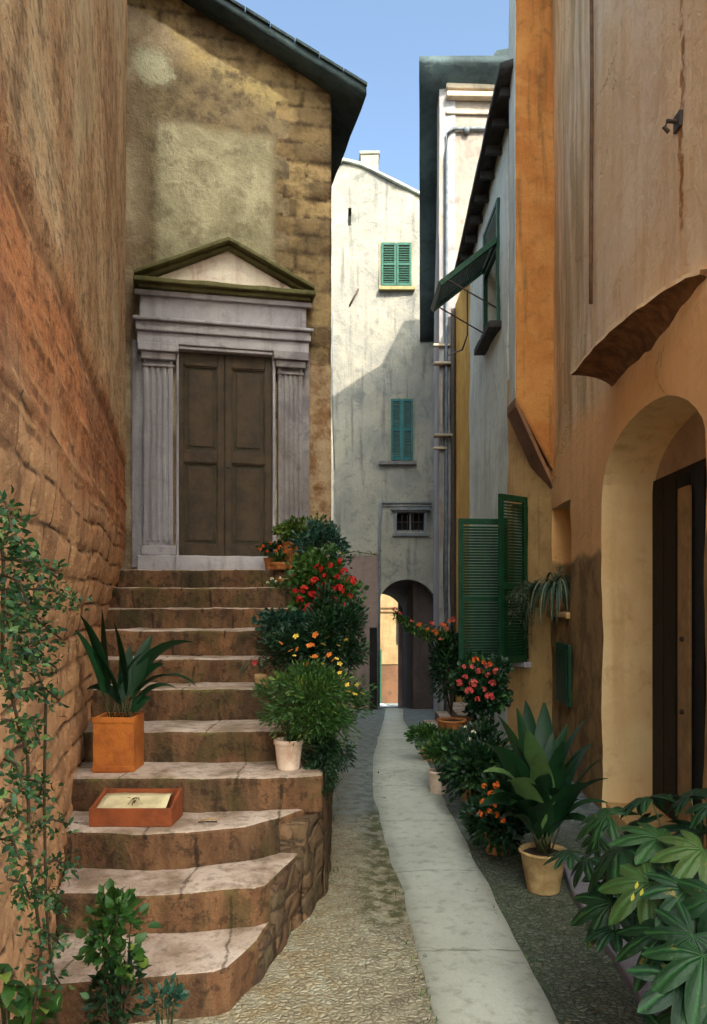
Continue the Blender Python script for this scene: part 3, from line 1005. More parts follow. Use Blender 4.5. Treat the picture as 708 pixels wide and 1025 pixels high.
# ------------------------------------------------------------------ staircase
STEP = [  # top z, front edge plan points left -> right
    (.20, [(-1.36, 3.45), (-1.0, 3.50), (-.62, 3.57), (-.565, 3.62), (-.47, 3.90)]),
    (.40, [(-1.48, 3.98), (-1.1, 3.955), (-.8, 3.98), (-.50, 4.05), (-.445, 4.10), (-.36, 4.42)]),
    (.60, [(-1.60, 4.36), (-1.2, 4.29), (-.9, 4.32), (-.6, 4.44), (-.42, 4.60), (-.30, 4.80)]),
    (.796, [(-1.70, 4.74), (-.9, 4.72), (-.4, 4.76), (-.19, 4.84)]),
    (.996, [(-1.85, 5.18), (-.9, 5.18), (-.19, 5.24)]),
    (1.213, [(-1.95, 5.66), (-1, 5.67), (-.19, 5.74)]),
    (1.392, [(-2.05, 6.06), (-1, 6.1), (-.2, 6.18)]),
    (1.596, [(-2.15, 6.45), (-1, 6.5), (-.2, 6.6)]),
    (1.768, [(-2.25, 6.85), (-1, 6.9), (-.21, 7.02)]),
    (1.953, [(-2.35, 7.22), (-1, 7.3), (-.22, 7.44)]),
    (2.125, [(-2.6, 7.6), (-1, 7.7), (-.22, 7.86)]),
]


def build_stairs():
    R0 = thing('stone_staircase', (-.9, 4, 0), 'worn stone stairway with mossy risers climbing to the church door', 'staircase')
    for i, (z, fr) in enumerate(STEP):
        mb = MB()
        if i < len(STEP) - 1:
            nx = STEP[i + 1][1]
            back = [(nx[-1][0] + (.0 if i > 2 else .05), nx[-1][1] + .08), (nx[0][0], nx[0][1] + .12)]
            if i < 3: back[0] = (fr[-1][0] + .10, nx[-1][1] + .05)
        else:
            back = [(-.22, 8.95), (-2.6, 8.3)]
        zb = z - .24 if i else -.05
        sf = []
        for k in range(len(fr) - 1):       # smoothed, worn front edge
            p0, p1, p2, p3 = fr[max(k - 1, 0)], fr[k], fr[k + 1], fr[min(k + 2, len(fr) - 1)]
            for t in (0,):
                sf.append(tuple(.5 * (2 * p1[c] + (p2[c] - p0[c]) * t + (2 * p0[c] - 5 * p1[c] + 4 * p2[c] - p3[c]) * t * t + (3 * p1[c] - p0[c] - 3 * p2[c] + p3[c]) * t ** 3) for c in (0, 1)))
        sf.append(fr[-1])
        mb.prism(sf + back, zb, z)
        mb.build('step', M['step'], R0, rough=(.05, .012, 5.5), bevel=.024)
    # flank
    mb = MB()
    plan = [(-.60, 3.62), (-.43, 4.0), (-.32, 4.44), (-.21, 4.86), (-.165, 5.1), (-.2, 8.75), (-.6, 8.7), (-.6, 5.2), (-.75, 4.4), (-.75, 3.75)]
    zt = {0: .15, 1: .16, 2: .36, 3: .57, 4: .77}
    # stepped top, built as short runs
    runs = [([(-.62, 3.62), (-.455, 3.92), (-.40, 4.15), (-.7, 4.15), (-.7, 3.62)], .17),
            ([(-.40, 4.15), (-.335, 4.46), (-.29, 4.6), (-.7, 4.6), (-.7, 4.15)], .37),
            ([(-.29, 4.6), (-.235, 4.82), (-.185, 5.0), (-.7, 5.0), (-.7, 4.6)], .565),
            ([(-.185, 5.0), (-.165, 5.3), (-.6, 5.3), (-.6, 5.0)], .76),
            ([(-.165, 5.3), (-.17, 5.8), (-.6, 5.8), (-.6, 5.3)], .96),
            ([(-.17, 5.8), (-.18, 6.25), (-.6, 6.25), (-.6, 5.8)], 1.17),
            ([(-.18, 6.25), (-.18, 6.68), (-.6, 6.68), (-.6, 6.25)], 1.35),
            ([(-.18, 6.68), (-.185, 7.1), (-.6, 7.1), (-.6, 6.68)], 1.55),
            ([(-.185, 7.1), (-.19, 7.5), (-.6, 7.5), (-.6, 7.1)], 1.72),
            ([(-.19, 7.5), (-.2, 8.75), (-.6, 8.75), (-.6, 7.5)], 1.9)]
    for k, (pl, z) in enumerate(runs):
        m2 = MB(); m2.prism(pl, -.1, z)
        mb.v_off = len(mb.v); b = len(mb.v); mb.v += m2.v
        for f in m2.f: mb.face([b + q for q in f])
    mb.build('side_wall', M['rubble'], R0, rough=(.07, .02, 5))


build_stairs()

# ------------------------------------------------------------------ big ochre house on the right
def arch_poly(w, d0, d1, zs, zc, n=18, zb=-.05):
    """opening between two u values, springing zs, crown zc"""
    pts = [(d0, zb), (d1, zb), (d1, zs)]
    c = (d0 + d1) / 2; r = (d1 - d0) / 2
    for k in range(1, n):
        a = math.pi * k / n
        pts.append((c + r * math.cos(a), zs + (zc - zs) * math.sin(a)))
    pts.append((d0, zs))
    return pts


def louvre(mb, o, du, w, h, th=.035, stile=.06, mid=.5, nrm=None, sl=.035):
    """louvred leaf: origin bottom corner o, unit direction du (Vector), up z"""
    du = Vector(du); up = Vector((0, 0, 1)); n = du.cross(up).normalized()
    def bx(a, b, z0, z1, t=th):
        p = lambda u, z, s: o + du * u + up * z + n * s * t / 2
        mb.hexa([p(a, z0, -1), p(b, z0, -1), p(b, z0, 1), p(a, z0, 1), p(a, z1, -1), p(b, z1, -1), p(b, z1, 1), p(a, z1, 1)])
    bx(0, stile, 0, h); bx(w - stile, w, 0, h)
    rails = [(0, stile * 1.3), (h * mid - stile * .6, h * mid + stile * .6), (h - stile * 1.2, h)] if mid else [(0, stile * 1.2), (h - stile * 1.2, h)]
    for a, b in rails: bx(stile, w - stile, a, b)
    for (a, _), (b, _) in [((rails[i][1], 0), (rails[i + 1][0], 0)) for i in range(len(rails) - 1)]:
        z = a + sl * .5
        while z < b - sl * .3:
            p = lambda u, dz, s: o + du * u + up * (z + dz) + n * s * th * .42
            mb.hexa([p(stile, .012, -1), p(w - stile, .012, -1), p(w - stile, -.014, 1), p(stile, -.014, 1),
                     p(stile, .018, -1), p(w - stile, .018, -1), p(w - stile, -.008, 1), p(stile, -.008, 1)])
            z += sl


def build_right():
    R0 = thing('ochre_house', (2.0, 5, 0), 'big ochre orange rendered house with an arched doorway filling the right side', 'house')
    uu = lambda px: RW.uz(px, 500)[0]
    ua = uu(603); un = RW.uz(603, 500)[0] - 2.33
    arch = arch_poly(RW, un, ua, 2.75, 3.24)
    n0, n1 = uu(571), uu(545.5)
    nt = RW.uz(556, 508)[1]; nb = RW.uz(556, 612)[1]
    niche = [(n0, nb), (n1, nb), (n1, nt), (n0, nt)]
    # lower storey thick, with the openings
    mb = MB()
    slab(mb, RW, [(0, -.1), (RW.len, -.1), (RW.len, 9.7), (0, 9.7)], [arch, niche], thick=.44, grid=.14, amp=.022, reveal_m=1)
    mb.build('wall', [M['right'], M['reveal']], R0)
    mb = MB()
    a = RW.pt(0, 0, -.62); b = RW.pt(RW.len, 0, -.62)
    mb.prism([(a.x, a.y), (b.x, b.y), (8, 9.3), (8, 2.5)], -.1, 9.7)
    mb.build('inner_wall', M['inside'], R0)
    mb = MB()
    mb.prism([(1.6, 2.2), (1.95, 9.3), (8.3, 9.3), (8.3, 2.2)], [9.7, 9.7, 11, 11], [9.8, 9.8, 11.1, 11.1])
    mb.build('roof', M['roof'], R0)
    # door in the recess
    mb = MB()
    zt = 2.86
    RW.block(mb, un - .1, ua + .1, -.05, 3.4, -.50, -.443)
    dd = mb.build('door_surround', M['mauve'], R0)
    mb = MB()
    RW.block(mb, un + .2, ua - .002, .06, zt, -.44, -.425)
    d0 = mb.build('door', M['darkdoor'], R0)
    mb = MB()
    for k in range(7):
        a = un + .22 + k * (ua - un - .26) / 7
        RW.block(mb, a + .01, a + (ua - un - .26) / 7 - .01, .1, zt - .06, -.425, -.412)
    mb.build('door_boards', M['darkdoor'], d0, bevel=.004)
    mb = MB()
    p0 = RW.uz(679, 600, -.39)[0]; p1 = RW.uz(690, 600, -.39)[0]
    RW.block(mb, p1, p0, .06, zt - .16, -.411, -.385)
    pst = mb.build('door_post', M['postwood'], d0, bevel=.006)
    for z in (1.55, 1.0):
        mb = MB()
        c = RW.pt((p0 + p1) / 2, z, -.38)
        mb.lathe(c, [(0, -.02), (.02, -.015), (.022, 0), (.02, .015), (0, .02)], 10)
        mb.build('latch', M['iron'], pst)
    mb = MB()
    RW.block(mb, un, ua, -.05, .09, -.44, -.03)
    mb.build('door_step', M['lowr'], R0, rough=(.12, .006, 5), bevel=.012)
    # hood of slate over the doorway
    mb = MB()
    lip = [at(573, 376, 6.7), at(592, 354, 6.2), at(612, 333, 5.75), at(640, 310, 5.25), at(668, 292, 4.95), at(688, 280, 4.72), at(703, 275, 4.56)]
    L2 = []
    for a, c in zip(lip, lip[1:]):
        for k in range(4): L2.append(a.lerp(c, k / 4))
    L2.append(lip[-1])
    n = len(L2); NP = 9; rows = []
    for i, p in enumerate(L2):
        t = 1 - i / (n - 1)
        p = p + Vector((nz(p, 6, 3) * .012, 0, nz(p, 7, 9) * .012))
        u = (Vector((p.x, p.y)) - RW.A).dot(RW.u); ov = (Vector((p.x, p.y)) - RW.A).dot(RW.n); zo = p.z
        row = []
        for k in range(NP):          # cove from the wall out to the lip
            a = k / (NP - 1) * math.pi / 2
            row.append(RW.pt(u, zo - (.14 + .22 * math.sin(math.pi * i / (n - 1))) * (1 - math.sin(a)), -.03 + (ov + .03) * (1 - math.cos(a))))
        row += [RW.pt(u, zo + .004, ov + .012), RW.pt(u, zo + .03, ov + .01), RW.pt(u, zo + .035, -.03)]
        rows.append(row)
    b = len(mb.v)
    for r in rows: mb.v += r
    q = len(rows[0])
    for i in range(n - 1):
        for k in range(q - 1):
            mb.face((b + i * q + k, b + (i + 1) * q + k, b + (i + 1) * q + k + 1, b + i * q + k + 1), 1 if k < NP else 0, .5, k < NP - 1)
    mb.poly(rows[0], 1); mb.poly(rows[-1], 1)
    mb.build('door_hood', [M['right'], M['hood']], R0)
    # small window in the niche
    mb = MB()
    RW.block(mb, n0 - .05, n1 + .05, nb - .1, nt + .1, -.47, -.443)
    wd = mb.build('window', M['inside'], R0)
    mb = MB()
    for a, b in ((n0, n0 + .04), (n1 - .04, n1)): RW.block(mb, a + .002, b - .002, nb, nt, -.44, -.40)
    RW.block(mb, n0 + .04, n1 - .04, nb, nb + .05, -.44, -.40); RW.block(mb, n0 + .04, n1 - .04, nt - .05, nt, -.44, -.40)
    mb.build('frame', M['green'], wd)
    mb = MB(); RW.block(mb, n0 - .03, n1 + .03, nb - .06, nb + .0, -.40, .05)
    mb.build('sill', M['lowr'], wd, rough=(.08, .006, 5), bevel=.01)
    # projecting flue
    mb = MB()
    wallX = Bp[0]
    xo = .201 * 9.2
    zb_in = H + (596 - 492) / 800 * 9.3; zb_out = H + (596 - 402) / 800 * 9.2
    y0, y1 = 9.12, 9.62
    ft = 10.4
    prof = [(wallX + .25, zb_in - .25), (xo, zb_out), (xo, ft), (wallX + .25, ft)]
    b = len(mb.v)
    mb.v += [Vector((x, y0, z)) for x, z in prof] + [Vector((x + .02, y1, z)) for x, z in prof]
    for i in range(4):
        j = (i + 1) % 4
        mb.face((i, j, 4 + j, 4 + i), 1 if i == 0 else (2 if i == 1 else 0))
    mb.face((3, 2, 1, 0)); mb.face((4, 5, 6, 7))
    fl = mb.build('chimney_flue', [M['flue'], M['corbel'], M['grey']], R0, rough=(.12, .010, 2.6))
    mb = MB()
    a = Vector((xo - .004, y0 - .012, zb_out + .03)); c = Vector((wallX + .03, y0 - .012, zb_in + .03))
    dd = Vector((0, y1 - y0 + .005, 0)); up = Vector((0, 0, -.10))
    mb.hexa([a, c, c + dd, a + dd, a + up, c + up, c + up + dd, a + up + dd])
    mb.build('corbel', M['corbel'], fl, rough=(.2, .003, 4), bevel=.006)
    # far lower wall beyond the flue
    mb = MB()
    s0 = RB.uz(529, 600)[0]; s1 = min(RB.uz(509, 600)[0], RB.len - .03)
    zt = 3.0; zb = 1.08
    slab(mb, RB, [(0, -.2), (RB.len, -.2), (RB.len, 4.6), (0, 4.6)], [[(s0, zb), (s1, zb), (s1, zt), (s0, zt)]], thick=.25, grid=.12, amp=.02, reveal_m=0)
    mb.build('far_wall', [M['lowr']], R0)
    mb = MB()
    RB.block(mb, s0 - .04, s1 + .04, zb - .04, zt + .04, -.26, -.2)
    sw = mb.build('shuttered_window', M['inside'], R0)
    mb = MB(); RB.block(mb, s0 - .06, s1 + .05, zb - .07, zb, -.2, .09)
    mb.build('sill', M['portal'], sw, rough=(.08, .006, 5), bevel=.01)
    # the two open louvred leaves
    hin = RB.pt(s0, zb, .03)
    fe = at(500, 600, 9.28); o = Vector((fe.x, fe.y, zb)); du = Vector((hin.x - o.x, hin.y - o.y, 0)); w = du.length
    mb = MB(); louvre(mb, o, du.normalized(), w, H + (596 - 494) / 800 * 9.28 - zb, .04, .06, .46)
    mb.build('shutter', M['green'], sw, bevel=.003)
    o = Vector(((459 - CX) / F * 9.95, 9.95, zb - .1)); e = Vector((1.93, 10.03, zb - .1)); du = e - o
    mb = MB(); louvre(mb, o, du.normalized(), du.length, H + (596 - 519) / 800 * 9.95 - zb + .1, .04, .06, .46)
    mb.build('shutter', M['green'], sw, bevel=.003)
    # meter hatch
    mb = MB()
    a0, z0 = RW.uz(561, 700); a1, z1 = RW.uz(574, 646)
    RW.block(mb, a1, a0, z0, z1, .01, .05)
    hh = mb.build('meter_hatch', M['green'], R0, bevel=.008)
    mb = MB(); RW.block(mb, a1 + .05, a0 - .05, z0 + .05, z1 - .05, .05, .06); mb.build('hatch_panel', M['green'], hh, bevel=.004)
    # pipe and cable on the upper wall
    mb = MB()
    pu = RW.uz(596, 200)[0]
    mb.tube([RW.pt(pu + .02 * math.sin(z * 1.7), z, .035) for z in frange(RW.uz(600, 297)[1], 9.6, .3)], .017, 8)
    mb.build('thin_pipe', M['pipe'], R0)
    mb = MB()
    pu = RW.uz(551, 200)[0] - .03
    mb.tube([RW.pt(pu + .015 * math.sin(z), z, .03) for z in frange(3.2, 9.6, .3)], .014, 6)
    mb.build('cable', M['lowr'], R0)
    mb = MB()
    c = RW.px(677, 122, .03)
    mb.tube([c + Vector((.05, 0, .02)), c, c + Vector((-.06, -.01, 0)), c + Vector((-.08, -.01, -.04)), c + Vector((-.05, -.01, -.07))], .014, 8)
    mb.box((c.x + .0, c.y - .05, c.z - .05), (c.x + .03, c.y + .05, c.z + .05))
    mb.build('iron_hook', M['iron'], R0, bevel=.004)


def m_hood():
    g = G('hood_painted_shade', .93, .2)
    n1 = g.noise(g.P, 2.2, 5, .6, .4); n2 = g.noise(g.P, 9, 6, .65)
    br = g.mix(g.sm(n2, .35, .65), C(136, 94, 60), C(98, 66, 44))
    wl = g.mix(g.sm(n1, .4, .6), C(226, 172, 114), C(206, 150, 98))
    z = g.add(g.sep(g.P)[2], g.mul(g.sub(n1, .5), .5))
    col = g.mix(g.sm(z, 3.3, 3.56), wl, br)  # underside shade painted in: brown near the lip, fading to wall tone below
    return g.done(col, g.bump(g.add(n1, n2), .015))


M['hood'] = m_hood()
M['mauve'] = plaster('mauve_grey_plaster', C(190, 164, 140), C(170, 144, 122), C(140, 116, 98), .4, .003)
M['corbel'] = plaster('brown_corbel', C(160, 114, 80), C(134, 96, 68), C(100, 72, 52), .3, .003)
M['pipe'] = simple('painted_pipe', C(120, 88, 60), C(92, 66, 48), 9, .8)
build_right()

# ------------------------------------------------------------------ grey house beyond
def build_grey():
    R0 = thing('grey_house', (2.0, 12, 0), 'grey green rendered house with a propped dark green window flap, behind the orange flue', 'house')
    s = GWl
    wa = s.uz(500, 300)[0]; wb = s.uz(486.5, 300)[0]; zt = 7.15; zb = 5.5
    mb = MB()
    slab(mb, s, [(0, -.8), (s.len, -.8), (s.len, 7.45), (0, 8.0)], [[(wa, zb), (wb, zb), (wb, zt), (wa, zt)]], thick=.3, grid=.16, amp=.02)
    mb.build('wall', M['grey'], R0)
    mb = MB()
    slab(mb, OS, [(0.002, -1), (OS.len, -1), (OS.len, 7.3), (0.002, 7.3)], thick=.3, grid=.2, amp=.01)
    mb.build('ochre_end_wall', M['strip'], R0)
    mb = MB()
    mb.prism([(2.26, 9.5), (2.26, 14.95), (8, 14.95), (8, 9.5)], -1.2, 7.2)
    mb.build('back_wall', M['grey'], R0)
    # sloping roof and deep eave
    mb = MB()
    P = [(1.69, 9.25, 7.95), (1.70, 13.7, 7.24), (8, 13.7, 9.2), (8, 9.25, 9.9)]
    mb.hexa([Vector(p) for p in P] + [Vector(p) + Vector((0, 0, .1)) for p in P])
    rf = mb.build('roof', M['soffit'], R0, rough=(.4, .01, 2))
    for k in range(9):
        mb = MB()
        t = (k + .5) / 9; y = 9.3 + t * 4.3; z = 7.95 - (y - 9.25) * .1596
        mb.box((1.74, y - .035, z - .08), (2.3, y + .035, z + .02))
        mb.build('rafter', M['soffit'], rf)
    # window, frame, sill, flap
    mb = MB(); s.block(mb, wa - .03, wb + .03, zb - .03, zt + .03, -.32, -.27)
    w = mb.build('window', M['inside'], R0)
    mb = MB()
    s.block(mb, wa - .05, wa + .04, zb, zt, -.02, .04); s.block(mb, wb - .04, wb + .05, zb, zt, -.02, .04)
    s.block(mb, wa + .04, wb - .04, zt - .06, zt, -.02, .04); s.block(mb, wa + .04, wb - .04, 6.5, 6.6, -.02, .04)
    mb.build('frame', M['green'], w, bevel=.004)
    mb = MB(); louvre(mb, s.pt(wa + .04, 6.6, .01), Vector((s.u.x, s.u.y, 0)), wb - wa - .08, zt - 6.66, .03, .04, 0)
    mb.build('upper_louvre', M['green'], w)
    mb = MB(); s.block(mb, wa - .12, wb + .12, zb - .09, zb - .002, -.02, .16)
    mb.build('sill', M['soffit'], w, rough=(.1, .008, 5), bevel=.01)
    mb = MB()
    h0 = s.pt(wa, 6.62, .03); h1 = s.pt(wb, 6.62, .03)
    o0 = Vector((1.15, h0.y, 6.03)); o1 = Vector((1.15, h1.y, 6.03))
    du = (o0 - h0).normalized(); dv = (h1 - h0).normalized(); nn = du.cross(dv).normalized()
    W = (h1 - h0).length; L = (o0 - h0).length
    def bx(a, b, c, d, t=.035):
        p = lambda u, v, q: h0 + du * u + dv * v + nn * q
        mb.hexa([p(a, c, -t), p(b, c, -t), p(b, d, -t), p(a, d, -t), p(a, c, t), p(b, c, t), p(b, d, t), p(a, d, t)])
    bx(0, L, 0, .07); bx(0, L, W - .07, W); bx(0, .07, .07, W - .07); bx(L - .07, L, .07, W - .07)
    k = .1
    while k < L - .1:
        bx(k, k + .03, .07, W - .07, .012); k += .05
    mb.build('propped_shutter', M['green'], w, bevel=.003)
    for a, b in ((s.pt(wb, 5.7, .03), o1), (s.pt(wa, 5.7, .03), o0)):
        mb = MB(); mb.tube([a, b + Vector((.1, 0, .05))], .01, 6); mb.build('stay', M['iron'], w)
    # drainpipe at the end, looping cable
    mb = MB()
    mb.tube([OS.pt(OS.len - .1, z, .05) for z in (-.5, 1, 2.5, 4, 5.5, 7.2)], .045, 10)
    mb.build('drainpipe', M['iron'], R0)
    mb = MB()
    a = at(468, 300, 13.0); pts = [at(468, 290, 13.0), at(468, 335, 13.0), at(463, 350, 13.1), at(448, 356, 14.6)]
    mb.tube(pts, .013, 6); mb.build('cable', M['cable'], R0)


build_grey()

# ------------------------------------------------------------------ tall narrow house at the end right
def build_fb():
    R0 = thing('narrow_house', (2.2, 15.2, -.5), 'tall pinkish white house with dark overhanging roof edge, top sunlit, behind the grey house', 'house')
    ztop = 11.45
    mb = MB()
    slab(mb, FB, [(0, -1), (FB.len, -1), (FB.len, ztop + .1), (0, ztop + .1)], thick=.3, grid=.2, amp=.015)
    mb.build('wall', M['fb'], R0)
    mb = MB()
    # side wall under the falling verge
    L = FS.len
    slab(mb, FS, [(0, -1.3), (L, -1.3), (L, ztop), (0, 8.05)], thick=.3, grid=.25, amp=.015)
    mb.build('side_wall', M['fbs'], R0)
    mb = MB()
    mb.prism([(2.3, 15.35), (2.3, 19.9), (6, 19.9), (6, 15.35)], -1.3, [ztop - .3, 8.0, 8.0, ztop - .3])
    mb.build('back_wall', M['fbs'], R0)
    # roof: front fascia and falling verge on the left
    mb = MB()
    f = lambda px, py, d: at(px, py, d)
    a0 = Vector((1.20, 14.62, 11.62)); a1 = Vector((1.66, 19.98, 8.22))
    b0 = Vector((5.4, 14.62, 11.62)); b1 = Vector((5.4, 19.98, 8.22))
    up = Vector((0, 0, .13))
    mb.hexa([a0, b0, b1, a1, a0 + up, b0 + up, b1 + up, a1 + up])
    rf = mb.build('roof', M['roof'], R0, rough=(.4, .012, 2))
    mb = MB()
    v0 = Vector((1.80, 14.8, 12.235)); 
    mb.hexa([Vector((2.15, 15.3, 11.5)), Vector((4.8, 15.3, 11.5)), Vector((4.8, 17.5, 10.2)), Vector((2.15, 17.5, 10.2)),
             Vector((2.75, 15.35, 12.35)), Vector((4.8, 15.35, 12.7)), Vector((4.8, 16.5, 12.5)), Vector((2.75, 16.5, 12.2))])
    mb.build('dormer_roof', M['roof'], rf)
    # cornice bands
    mb = MB()
    for (y, h, o) in ((84, .14, .10), (96, .10, .16), (112, .07, .06)):
        z = FB.uz(470, y)[1]
        FB.block(mb, .12, 3.0, z - h, z, .0, o)
    mb.build('cornice', M['cornice2'], R0, bevel=.02)
    mb = MB()
    z = FB.uz(470, 131)[1]
    pts = [FB.pt(.12, -.6, .06), FB.pt(.12, 3, .06), FB.pt(.12, z - .5, .06), FB.pt(.14, z - .1, .06), FB.pt(.25, z, .06), FB.pt(.7, z + .01, .06), FB.pt(2.2, z + .02, .06)]
    mb.tube(pts, .035, 8)
    mb.tube([FB.pt(.45, z - .03, .06), FB.pt(.55, z - .03, .06)], .06, 8)
    mb.build('drainpipe', M['greypipe'], R0)
    mb = MB()
    for px, wdt in ((445, .012), (452, .02)):
        u = FB.uz(px, 500)[0]
        mb.tube([FB.pt(u + .02 * math.sin(z * 2), z, .03) for z in frange(-.6, 7.2, .4)], wdt, 6)
    mb.tube([FB.pt(.02, 6.2, .03), FB.pt(.3, 6.18, .05), FB.pt(.36, 6.6, .05)], .012, 6)
    mb.build('cable', M['cable'], R0)
    # little ledges
    mb = MB()
    for y, o, w in ((364, .16, .26), (436, .2, .22), (448, .1, .14), (345, .08, .2)):
        z = FB.uz(446, y)[1]
        FB.block(mb, -.12, w, z - .045, z, -.02, o)
    z = FB.uz(446, 372)[1]; z2 = FB.uz(446, 432)[1]
    FB.block(mb, .02, .05, z2, z - .05, 0, .04); FB.block(mb, .2, .23, z2, z - .05, 0, .04)
    mb.build('stone_ledge', M['cornice2'], R0, bevel=.01)


M['cornice2'] = plaster('pale_cornice', C(188, 172, 152), C(160, 146, 128), C(110, 98, 88), .4, .003)
M['greypipe'] = simple('grey_zinc_pipe', C(104, 110, 116), C(78, 84, 90), 9, .55)
build_fb()

# ------------------------------------------------------------------ white house with the archway
def build_white():
    R0 = thing('white_house', (.8, 20, -1), 'whitewashed house closing the alley, sunlit gable above and arched passage below', 'house')
    W = WH
    q = lambda px, py: W.uz(px, py)
    x0, x1 = q(378.5, 650)[0], q(437, 650)[0]
    zs = q(400, 608)[1]; zc = q(400, 580)[1]
    arch = arch_poly(W, x0, x1, zs, zc, 20, -1.4)
    g0, g1 = q(397, 520)[0], q(425, 520)[0]; gt, gb = q(410, 513)[1], q(410, 532)[1]
    top = [q(418, 196), q(440, 206)]
    out = [(0, -1.5), (x0 - .3, -1.5), (5.2, -1.5), (5.2, q(440, 214)[1] - .5), q(418, 196), q(382, 178), q(356, 166), q(344, 164), q(330, 172), (0, q(330, 172)[1] - .55)]
    slots = [q(350, 226), q(350, 208)]
    mb = MB()
    slot = [(slots[0][0] - .04, slots[0][1]), (slots[0][0] + .04, slots[0][1]), (slots[0][0] + .05, slots[1][1]), (slots[0][0] - .03, slots[1][1])]
    slab(mb, W, out, [arch, [(g0, gb), (g1, gb), (g1, gt), (g0, gt)], slot], thick=.45, grid=.2, amp=.04, sc=1.2)
    mb.build('wall', M['white'], R0)
    # house body above and beside the passage
    mb = MB()
    z_in = zc + .12
    mb.box((-2.2, 20.6, z_in + .3), (3.0, 25, 11.2))
    mb.build('back_wall', M['white'], R0)
    # vaulted passage, bending left
    sec = [(p[0], p[1]) for p in arch]
    mb = MB()
    A = [W.pt(u, z, -.44) for u, z in sec]
    B = [Vector((p.x - .42 - (.12 if p.x > 1.3 else -.05), 25.0, p.z - .35)) for p in A]
    n = len(A); rngs = [i for i in range(n) if i != 0]
    for i in range(1, n):
        j = (i + 1) % n
        m = []
        for t in frange(0, 1, .125):
            m.append((A[i].lerp(B[i], t), A[j].lerp(B[j], t)))
        for k in range(len(m) - 1):
            mb.poly([m[k][0], m[k][1], m[k + 1][1], m[k + 1][0]], 0, .5, False)
    # end frames so that the passage reads as walled
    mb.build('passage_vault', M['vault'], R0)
    mb = MB()
    xr = B[2].x; xl = B[-1].x
    mb.box((xr, 20.5, -3), (3.0, 25, z_in + .3)); mb.box((-2.2, 20.5, -3), (min(A[0].x, xl) - .05, 25, z_in + .3))
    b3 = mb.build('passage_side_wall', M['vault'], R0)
    b3.scale = (1, 1, 1)
    # passage end jamb
    mb = MB(); mb.box((xr - .14, 24.9, -2.2), (xr + .02, 25.1, z_in))
    mb.build('passage_jamb', M['pinkjamb'], R0)
    # roof edge
    mb = MB()
    line = [q(444, 208), q(418, 195), q(382, 177), q(362, 167), q(344, 162.5), q(326, 172)]
    for a, b in zip(line, line[1:]):
        mb.hexa([W.pt(a[0], a[1], -5), W.pt(b[0], b[1], -5), W.pt(b[0], b[1], .09), W.pt(a[0], a[1], .09),
                 W.pt(a[0], a[1] + .07, -5), W.pt(b[0], b[1] + .07, -5), W.pt(b[0], b[1] + .07, .09), W.pt(a[0], a[1] + .07, .09)])
    rf = mb.build('roof', M['paleroof'], R0, rough=(.3, .012, 3))
    mb = MB()
    c0, c1 = q(361, 160)[0], q(379, 160)[0]
    W.block(mb, c0, c1, q(370, 182)[1], q(370, 154)[1], -.5, -.02)
    W.block(mb, c0 - .03, c1 + .03, q(370, 154)[1], q(370, 151)[1], -.53, .01)
    mb.build('chimney', M['white'], rf, rough=(.12, .012, 4), bevel=.01)
    # shuttered windows
    for (xa, ya, xb, yb, mt, lab, sillm) in ((381.5, 244, 412, 287, 'green2', 'closed green shutters in the sunlit gable', 'sillyel'), (391, 400, 413.5, 461, 'green3', 'closed blue-green shutters in the shaded wall', 'sillgrey')):
        u0, z1 = q(xa, ya); u1, z0 = q(xb, yb)
        mb = MB(); W.block(mb, u0 - .05, u1 + .05, z0 - .04, z1 + .05, -.05, .035)
        wd = mb.build('window', M['surr'], R0, label=lab, bevel=.01)
        for k in (0, 1):
            w = (u1 - u0) / 2
            mb = MB()
            louvre(mb, W.pt(u0 + k * w + .006, z0, .06), Vector((W.u.x, W.u.y, 0)), w - .012, z1 - z0, .04, .05, .5, sl=.06)
            mb.build('shutter', M[mt], wd, bevel=.003)
        mb = MB(); W.block(mb, u0 - (.06 if ya < 300 else .3), u1 + .08, z0 - .12, z0 - .03, .0, .14)
        mb.build('sill', M[sillm], wd, bevel=.01)
    # barred little window with moulded lintel
    mb = MB(); W.block(mb, g0 - .03, g1 + .03, gb - .03, gt + .03, -.40, -.34)
    wd = mb.build('barred_window', M['inside'], R0)
    mb = MB()
    W.block(mb, g0 - .07, g0 + .01, gb - .04, gt + .04, -.02, .04); W.block(mb, g1 - .01, g1 + .07, gb - .04, gt + .04, -.02, .04)
    W.block(mb, g0 - .14, g1 + .14, gt + .042, gt + .12, -.02, .12); W.block(mb, g0 - .05, g1 + .05, gt + .0, gt + .04, -.02, .06)
    W.block(mb, g0 - .1, g1 + .1, gb - .12, gb - .042, -.02, .09)
    W.block(mb, g0 + .01, g1 - .01, gb, gb + .04, -.1, -.05); W.block(mb, (g0 + g1) / 2 - .02, (g0 + g1) / 2 + .02, gb + .04, gt, -.1, -.05)
    mb.build('frame', M['surr2'], wd, bevel=.01)
    mb = MB()
    for k in range(1, 5):
        u = g0 + (g1 - g0) * k / 5; mb.tube([W.pt(u, gb, -.03), W.pt(u, gt, -.03)], .01, 6)
    mb.tube([W.pt(g0, (gb + gt) / 2, -.03), W.pt(g1, (gb + gt) / 2, -.03)], .01, 6)
    mb.build('bars', M['iron'], wd)
    # moulding line, pipe and stains
    mb = MB()
    a, z = q(380, 502); b, _ = q(432, 502)
    W.block(mb, a, b, z - .05, z, 0, .05)
    W.block(mb, a, b, z - .13, z - .09, 0, .035)
    mb.build('string_moulding', M['surr2'], R0, bevel=.008)
    mb = MB()
    mb.tube([W.pt(a + .03, z - .02, .06), W.pt(a + .0, z - 1, .06), W.pt(a - .01, z - 2.6, .06), W.pt(a - .02, -.9, .06)], .03, 8)
    mb.build('drainpipe', M['greypipe'], R0)
    mb = MB()
